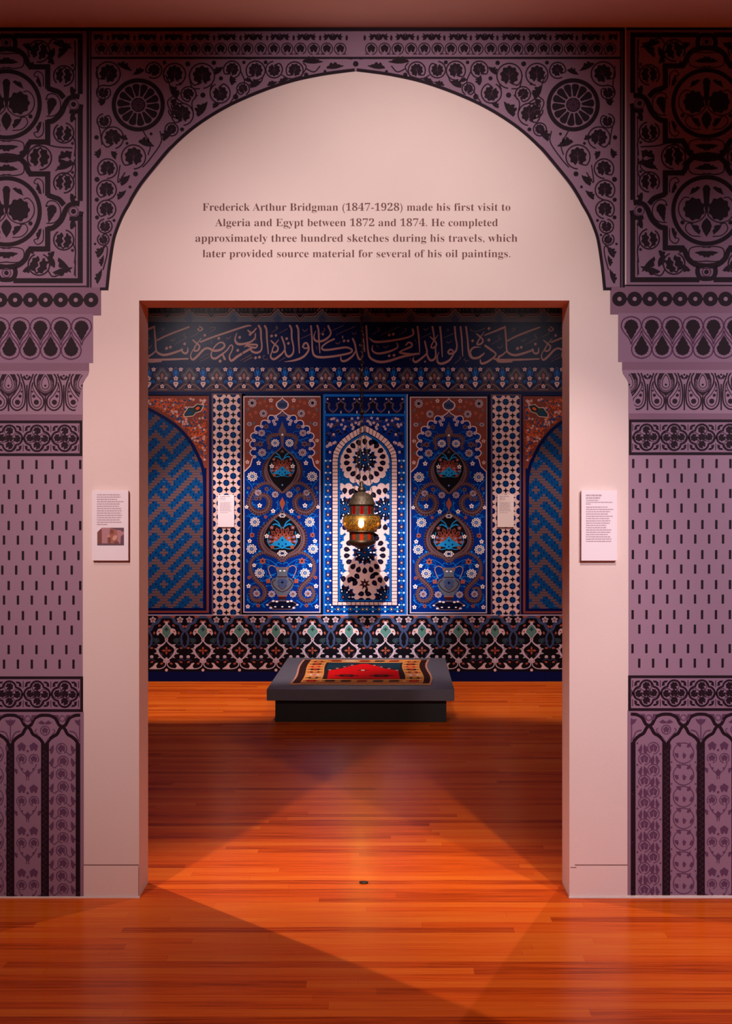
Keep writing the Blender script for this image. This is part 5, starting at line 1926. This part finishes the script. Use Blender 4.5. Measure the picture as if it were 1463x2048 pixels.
# ---- floor outlet
oy = 1.5 * F_PX / (1766 - VY) - 5
ox = (727 - VX) * (oy + 5) / F_PX
fo = empty('floor_outlet', (ox, oy, 0))
tag(fo, 'small round brass outlet cover let into the wooden floor', 'floor outlet')


def lathe(name, prof, m, parent=None, seg=32, loc=(0, 0, 0), smooth=True):
    v, f = [], []
    n = len(prof)
    for i in range(seg):
        a = 2 * PI * i / seg
        for r, z in prof:
            v.append((r * math.cos(a), r * math.sin(a), z))
    for i in range(seg):
        for k in range(n - 1):
            a, b = i * n + k, ((i + 1) % seg) * n + k
            f.append((a, b, b + 1, a + 1))
    o = mesh_obj(name, v, f, m, parent=parent, smooth=smooth)
    bm = bmesh.new()
    bm.from_mesh(o.data)
    bmesh.ops.remove_doubles(bm, verts=bm.verts, dist=1e-6)
    bmesh.ops.recalc_face_normals(bm, faces=bm.faces)
    bm.to_mesh(o.data)
    bm.free()
    o.location = loc
    return o


lathe('cover_ring', [(0.0, 0.001), (0.012, 0.001), (0.012, 0.0035), (0.017, 0.004), (0.017, 0.0)], 'brass_dark', fo, 24)
lathe('cap', [(0.0, 0.004), (0.008, 0.004), (0.0105, 0.001)], 'brass_aged', fo, 20)

# ---- hanging lantern
YL = 4.9
SL = F_PX / (5 + YL)
LX = (723 - VX) / SL


def lz(y):
    return EYE - (y - VY) / SL


def lr(p):
    return p / SL


ZR = lz(1104)                      # lowest point
lan = empty('hanging_lantern', (LX, YL, ZR))
tag(lan, 'lit pierced brass lantern with red glass panes, hanging on chains before the centre niche', 'lantern')


def P_(lst):
    return [(lr(r), lz(y) - ZR) for r, y in lst]


# pierced brass: the sheet is cut through by a fine procedural pattern
m = bpy.data.materials.new('brass_pierced')
MATS['brass_pierced'] = m
m.use_nodes = True
nt = m.node_tree
p = nt.nodes['Principled BSDF']
p.inputs['Base Color'].default_value = (*lin((128, 92, 42)), 1)
p.inputs['Metallic'].default_value = 0.8
p.inputs['Roughness'].default_value = 0.38
tc = nt.nodes.new('ShaderNodeTexCoord')
vo = nt.nodes.new('ShaderNodeTexVoronoi')
vo.inputs['Scale'].default_value = 105
vm = nt.nodes.new('ShaderNodeMapping')
vm.inputs['Scale'].default_value = (1, 1, 2.2)
nt.links.new(tc.outputs['Object'], vm.inputs[0])
nt.links.new(vm.outputs[0], vo.inputs['Vector'])
lt = nt.nodes.new('ShaderNodeMath'); lt.operation = 'GREATER_THAN'; lt.inputs[1].default_value = 0.36
nt.links.new(vo.outputs['Distance'], lt.inputs[0])
nt.links.new(lt.outputs[0], p.inputs['Alpha'])


def glass(name, rgb, emit=0.0):
    m = bpy.data.materials.new(name)
    MATS[name] = m
    m.use_nodes = True
    nt = m.node_tree
    nt.nodes.remove(nt.nodes['Principled BSDF'])
    t = nt.nodes.new('ShaderNodeBsdfTranslucent')
    gl = nt.nodes.new('ShaderNodeBsdfGlossy')
    df = nt.nodes.new('ShaderNodeBsdfDiffuse')
    t.inputs[0].default_value = (*lin(rgb), 1)
    df.inputs[0].default_value = (*lin(rgb), 1)
    gl.inputs['Roughness'].default_value = 0.12
    a = nt.nodes.new('ShaderNodeMixShader'); a.inputs[0].default_value = 0.35
    b = nt.nodes.new('ShaderNodeMixShader'); b.inputs[0].default_value = 0.06
    nt.links.new(t.outputs[0], a.inputs[1]); nt.links.new(df.outputs[0], a.inputs[2])
    nt.links.new(a.outputs[0], b.inputs[1]); nt.links.new(gl.outputs[0], b.inputs[2])
    nt.links.new(b.outputs[0], nt.nodes['Material Output'].inputs['Surface'])
    return m


glass('glass_red', (150, 8, 8))
glass('glass_orange', (206, 60, 18))
glass('glass_amber', (255, 176, 50))
glass('glass_liner', (226, 178, 84))
mat('bulb_glow', (255, 206, 104), 0.4, 0, 150.0)
mat('bulb_dim', (255, 214, 130), 0.4, 0, 3.0)

dome = lathe('dome', P_([(2.4, 976), (4.5, 979), (6, 984), (12, 986), (18, 990), (22, 996), (24.5, 1002), (27.3, 1007), (27.5, 1009.5), (25, 1010), (22, 1006)]), 'brass_aged', lan, 36)
# punched holes of the dome, two rows of dark studs
v, f = [], []
for row, (ry, rz) in enumerate(((23.6, 999), (26.4, 1004.6), (18.6, 990.6))):
    for k in range(18):
        a = 2 * PI * (k + 0.5 * (row % 2)) / 18
        c_ = Vector((lr(ry + 0.5) * math.cos(a), lr(ry + 0.5) * math.sin(a), lz(rz) - ZR))
        t_, u_ = Vector((-math.sin(a), math.cos(a), 0)), Vector((-0.45 * math.cos(a), -0.45 * math.sin(a), 0.9))
        b0 = len(v)
        for j in range(8):
            v.append(tuple(c_ + lr(1.0) * (math.cos(j * PI / 4) * t_ + math.sin(j * PI / 4) * u_)))
        f.append(tuple(range(b0, b0 + 8)))
mat('hole_black', (14, 10, 8), 0.8)
mesh_obj('punched_dot_pattern', v, f, 'hole_black', parent=dome)
lathe('finial_knob', P_([(0, 962), (2.5, 963), (4, 967), (3, 971), (6, 974), (8.2, 978), (8, 982), (5, 984)]), 'brass_dark', lan, 24)


def collar(name, y0, y1, r, gl):
    c = lathe(name, P_([(r + 1.2, y0), (r + 1.2, y0 + 2), (r - 0.5, y0 + 2.2), (r - 0.5, y0 + 0.2), (r + 1.2, y0)]), 'brass_aged', lan, 36)
    n = 9
    bar = None
    for k in range(n):                      # uprights between the panes
        a = 2 * PI * (k + 0.5) / n - PI / 2
        if bar is None:
            v0 = [(lr(rr) * math.cos(da), lr(rr) * math.sin(da), lz(y) - ZR) for da, rr in ((-0.19, r - 0.6), (0.19, r - 0.6), (0.19, r + 0.7), (-0.19, r + 0.7)) for y in (y0, y1)]
            o = mesh_obj('upright_bar', v0, [(0, 2, 3, 1), (2, 4, 5, 3), (4, 6, 7, 5), (6, 0, 1, 7)], 'brass_aged', parent=c)
            bar = o.data
        else:
            o = link(bpy.data.objects.new('upright_bar', bar), c)
        o.rotation_euler = (0, 0, a)
    lathe('lower_rim', P_([(r - 0.6, y1 - 1.6), (r + 1.4, y1 - 1.4), (r + 1.4, y1 + 0.4), (r - 0.6, y1 + 0.4)]), 'brass_aged', c, 36)
    me = None
    for k in range(n):
        a = 2 * PI * k / n - PI / 2
        if me is None:
            v, f = [], []
            for i in range(6):
                b = -0.30 + 0.60 * i / 5
                bot = y1 - 1.5 if i in (2, 3) else y1 - 3.4 if i in (1, 4) else y1 - 5
                for rr in (r, r - 0.5):
                    v += [(lr(rr) * math.cos(b), lr(rr) * math.sin(b), lz(bot) - ZR), (lr(rr) * math.cos(b), lr(rr) * math.sin(b), lz(y0) - ZR)]
            for i in range(5):
                q = i * 4
                f += [(q, q + 4, q + 5, q + 1), (q + 6, q + 2, q + 3, q + 7)]
            o = mesh_obj('glass_pane', v, f, gl, parent=c)
            me = o.data
        else:
            o = link(bpy.data.objects.new('glass_pane', me), c)
        o.rotation_euler = (0, 0, a)
    return c


collar('upper_collar', 1009.5, 1029.5, 24.2, 'glass_red')
body = lathe('body', P_([(25, 1029), (33, 1029.5), (34, 1031), (37, 1035), (38.6, 1041), (38.4, 1046), (36, 1053), (32.5, 1058), (29, 1061.5), (27.5, 1063)]), 'brass_pierced', lan, 56)
lathe('liner', P_([(24, 1030.4), (32, 1031), (36.2, 1036), (37.4, 1041), (37.2, 1046), (35, 1052), (31.5, 1057), (28, 1060.5), (26.5, 1062)]), 'glass_liner', body, 48)
lathe('rim', P_([(32.6, 1028.6), (34, 1029.2), (34.2, 1030.6), (32.6, 1031)]), 'brass_aged', body, 40)
lathe('belt', P_([(29, 1060.5), (30.4, 1061.2), (29.6, 1063.6), (26.8, 1063.6)]), 'brass_aged', body, 40)
# coloured glass bosses round the belly; the one that faces the door shows the bulb
for k in range(6):
    a = -PI / 2 - 0.02 + 2 * PI * k / 6
    v, f = [], []
    cab = [(0.0, 2.6), (2.0, 2.1), (3.4, 1.0), (4.0, 0.0)] if k else [(0.0, 1.6), (3.2, 1.3), (5.2, 0.6), (6.2, 0.0)]
    sz = 1.5 if k == 0 else 1.15
    o = lathe('glass_boss', [(lr(r), lr(h)) for r, h in cab], 'bulb_glow' if k == 0 else 'glass_amber', body, 18)
    rr, zz = lr(38.2), lz(1046 if k == 0 else 1048) - ZR
    o.location = (rr * math.cos(a), rr * math.sin(a), zz)
    o.rotation_euler = (PI / 2, 0, a + PI / 2)
    o.scale = (0.85 if k == 0 else 1, 1.35 if k == 0 else 1.0, 1)
    if k == 0:
        o.name = 'open_window'
        o['label'] = 'glowing opening in the front of the lantern body'
collar('lower_collar', 1063.5, 1081, 24.0, 'glass_orange')
lathe('bowl', P_([(24, 1080), (28, 1081.5), (27.8, 1085), (25.5, 1088), (19, 1091.5), (11, 1094.5), (5, 1097), (3, 1099), (3.4, 1100.5), (2, 1102.5), (0, 1104)]), 'brass_dark', lan, 36)
lathe('light_bulb', P_([(0, 1036), (4, 1038), (6.5, 1043), (6, 1049), (3, 1054), (2.4, 1060), (0, 1060)]), 'bulb_dim', lan, 20)
d = bpy.data.lights.new('lantern_light', 'POINT')
d.energy = 1.0
d.color = (1.0, 0.66, 0.26)
d.shadow_soft_size = 0.02
lo = link(bpy.data.objects.new('lantern_light', d), lan)
lo.location = (0, 0, lz(1033) - ZR)


def chain(name, a, b, lk, wire, parent, m='brass_dark'):
    """round-wire links from a to b, every other link turned by a right angle"""
    a, b = Vector(a), Vector(b)
    L = (b - a).length
    n = max(2, int(L / (lk * 0.78)))
    q = (b - a).to_track_quat('Z', 'Y')
    v, f = [], []
    for k in range(n):
        c = a + (b - a) * ((k + 0.5) / n)
        R = 12
        for i in range(R):
            t = 2 * PI * i / R
            ex, ez = math.cos(t), math.sin(t)
            ctr = Vector((lk * 0.32 * ex, 0, lk * 0.5 * ez))
            nrm = Vector((ex, 0, ez)).normalized()
            for j in range(4):
                s = PI / 2 * j
                pt = ctr + wire * (math.cos(s) * nrm + math.sin(s) * Vector((0, 1, 0)))
                if k % 2:
                    pt = Vector((-pt.y, pt.x, pt.z))
                v.append(tuple(c + q @ pt))
        b0 = k * R * 4
        for i in range(R):
            for j in range(4):
                f.append((b0 + i * 4 + j, b0 + ((i + 1) % R) * 4 + j, b0 + ((i + 1) % R) * 4 + (j + 1) % 4, b0 + i * 4 + (j + 1) % 4))
    return mesh_obj(name, v, f, m, parent=parent, smooth=True)


hz = lz(826) - ZR
for k in range(3):
    a = PI / 2 + 2 * PI * k / 3 + 0.25
    chain('hanging_chain', (lr(22.5) * math.cos(a), lr(22.5) * math.sin(a), lz(996) - ZR), (0.004 * math.cos(a), 0.004 * math.sin(a), hz), 0.018, 0.0016, lan)
chain('suspension_chain', (0, 0, hz), (0.003, 0, 3.6 - ZR), 0.030, 0.0048, lan)
lathe('ceiling_rose', [(0.0, 3.6 - ZR), (0.05, 3.6 - ZR), (0.05, 3.59 - ZR), (0.02, 3.575 - ZR), (0, 3.572 - ZR)], 'brass_dark', lan, 24)
lathe('chain_hub', [(0, hz + 0.022), (0.008, hz + 0.02), (0.016, hz + 0.008), (0.018, hz - 0.002), (0.010, hz - 0.012), (0, hz - 0.016)], 'brass_dark', lan, 20)
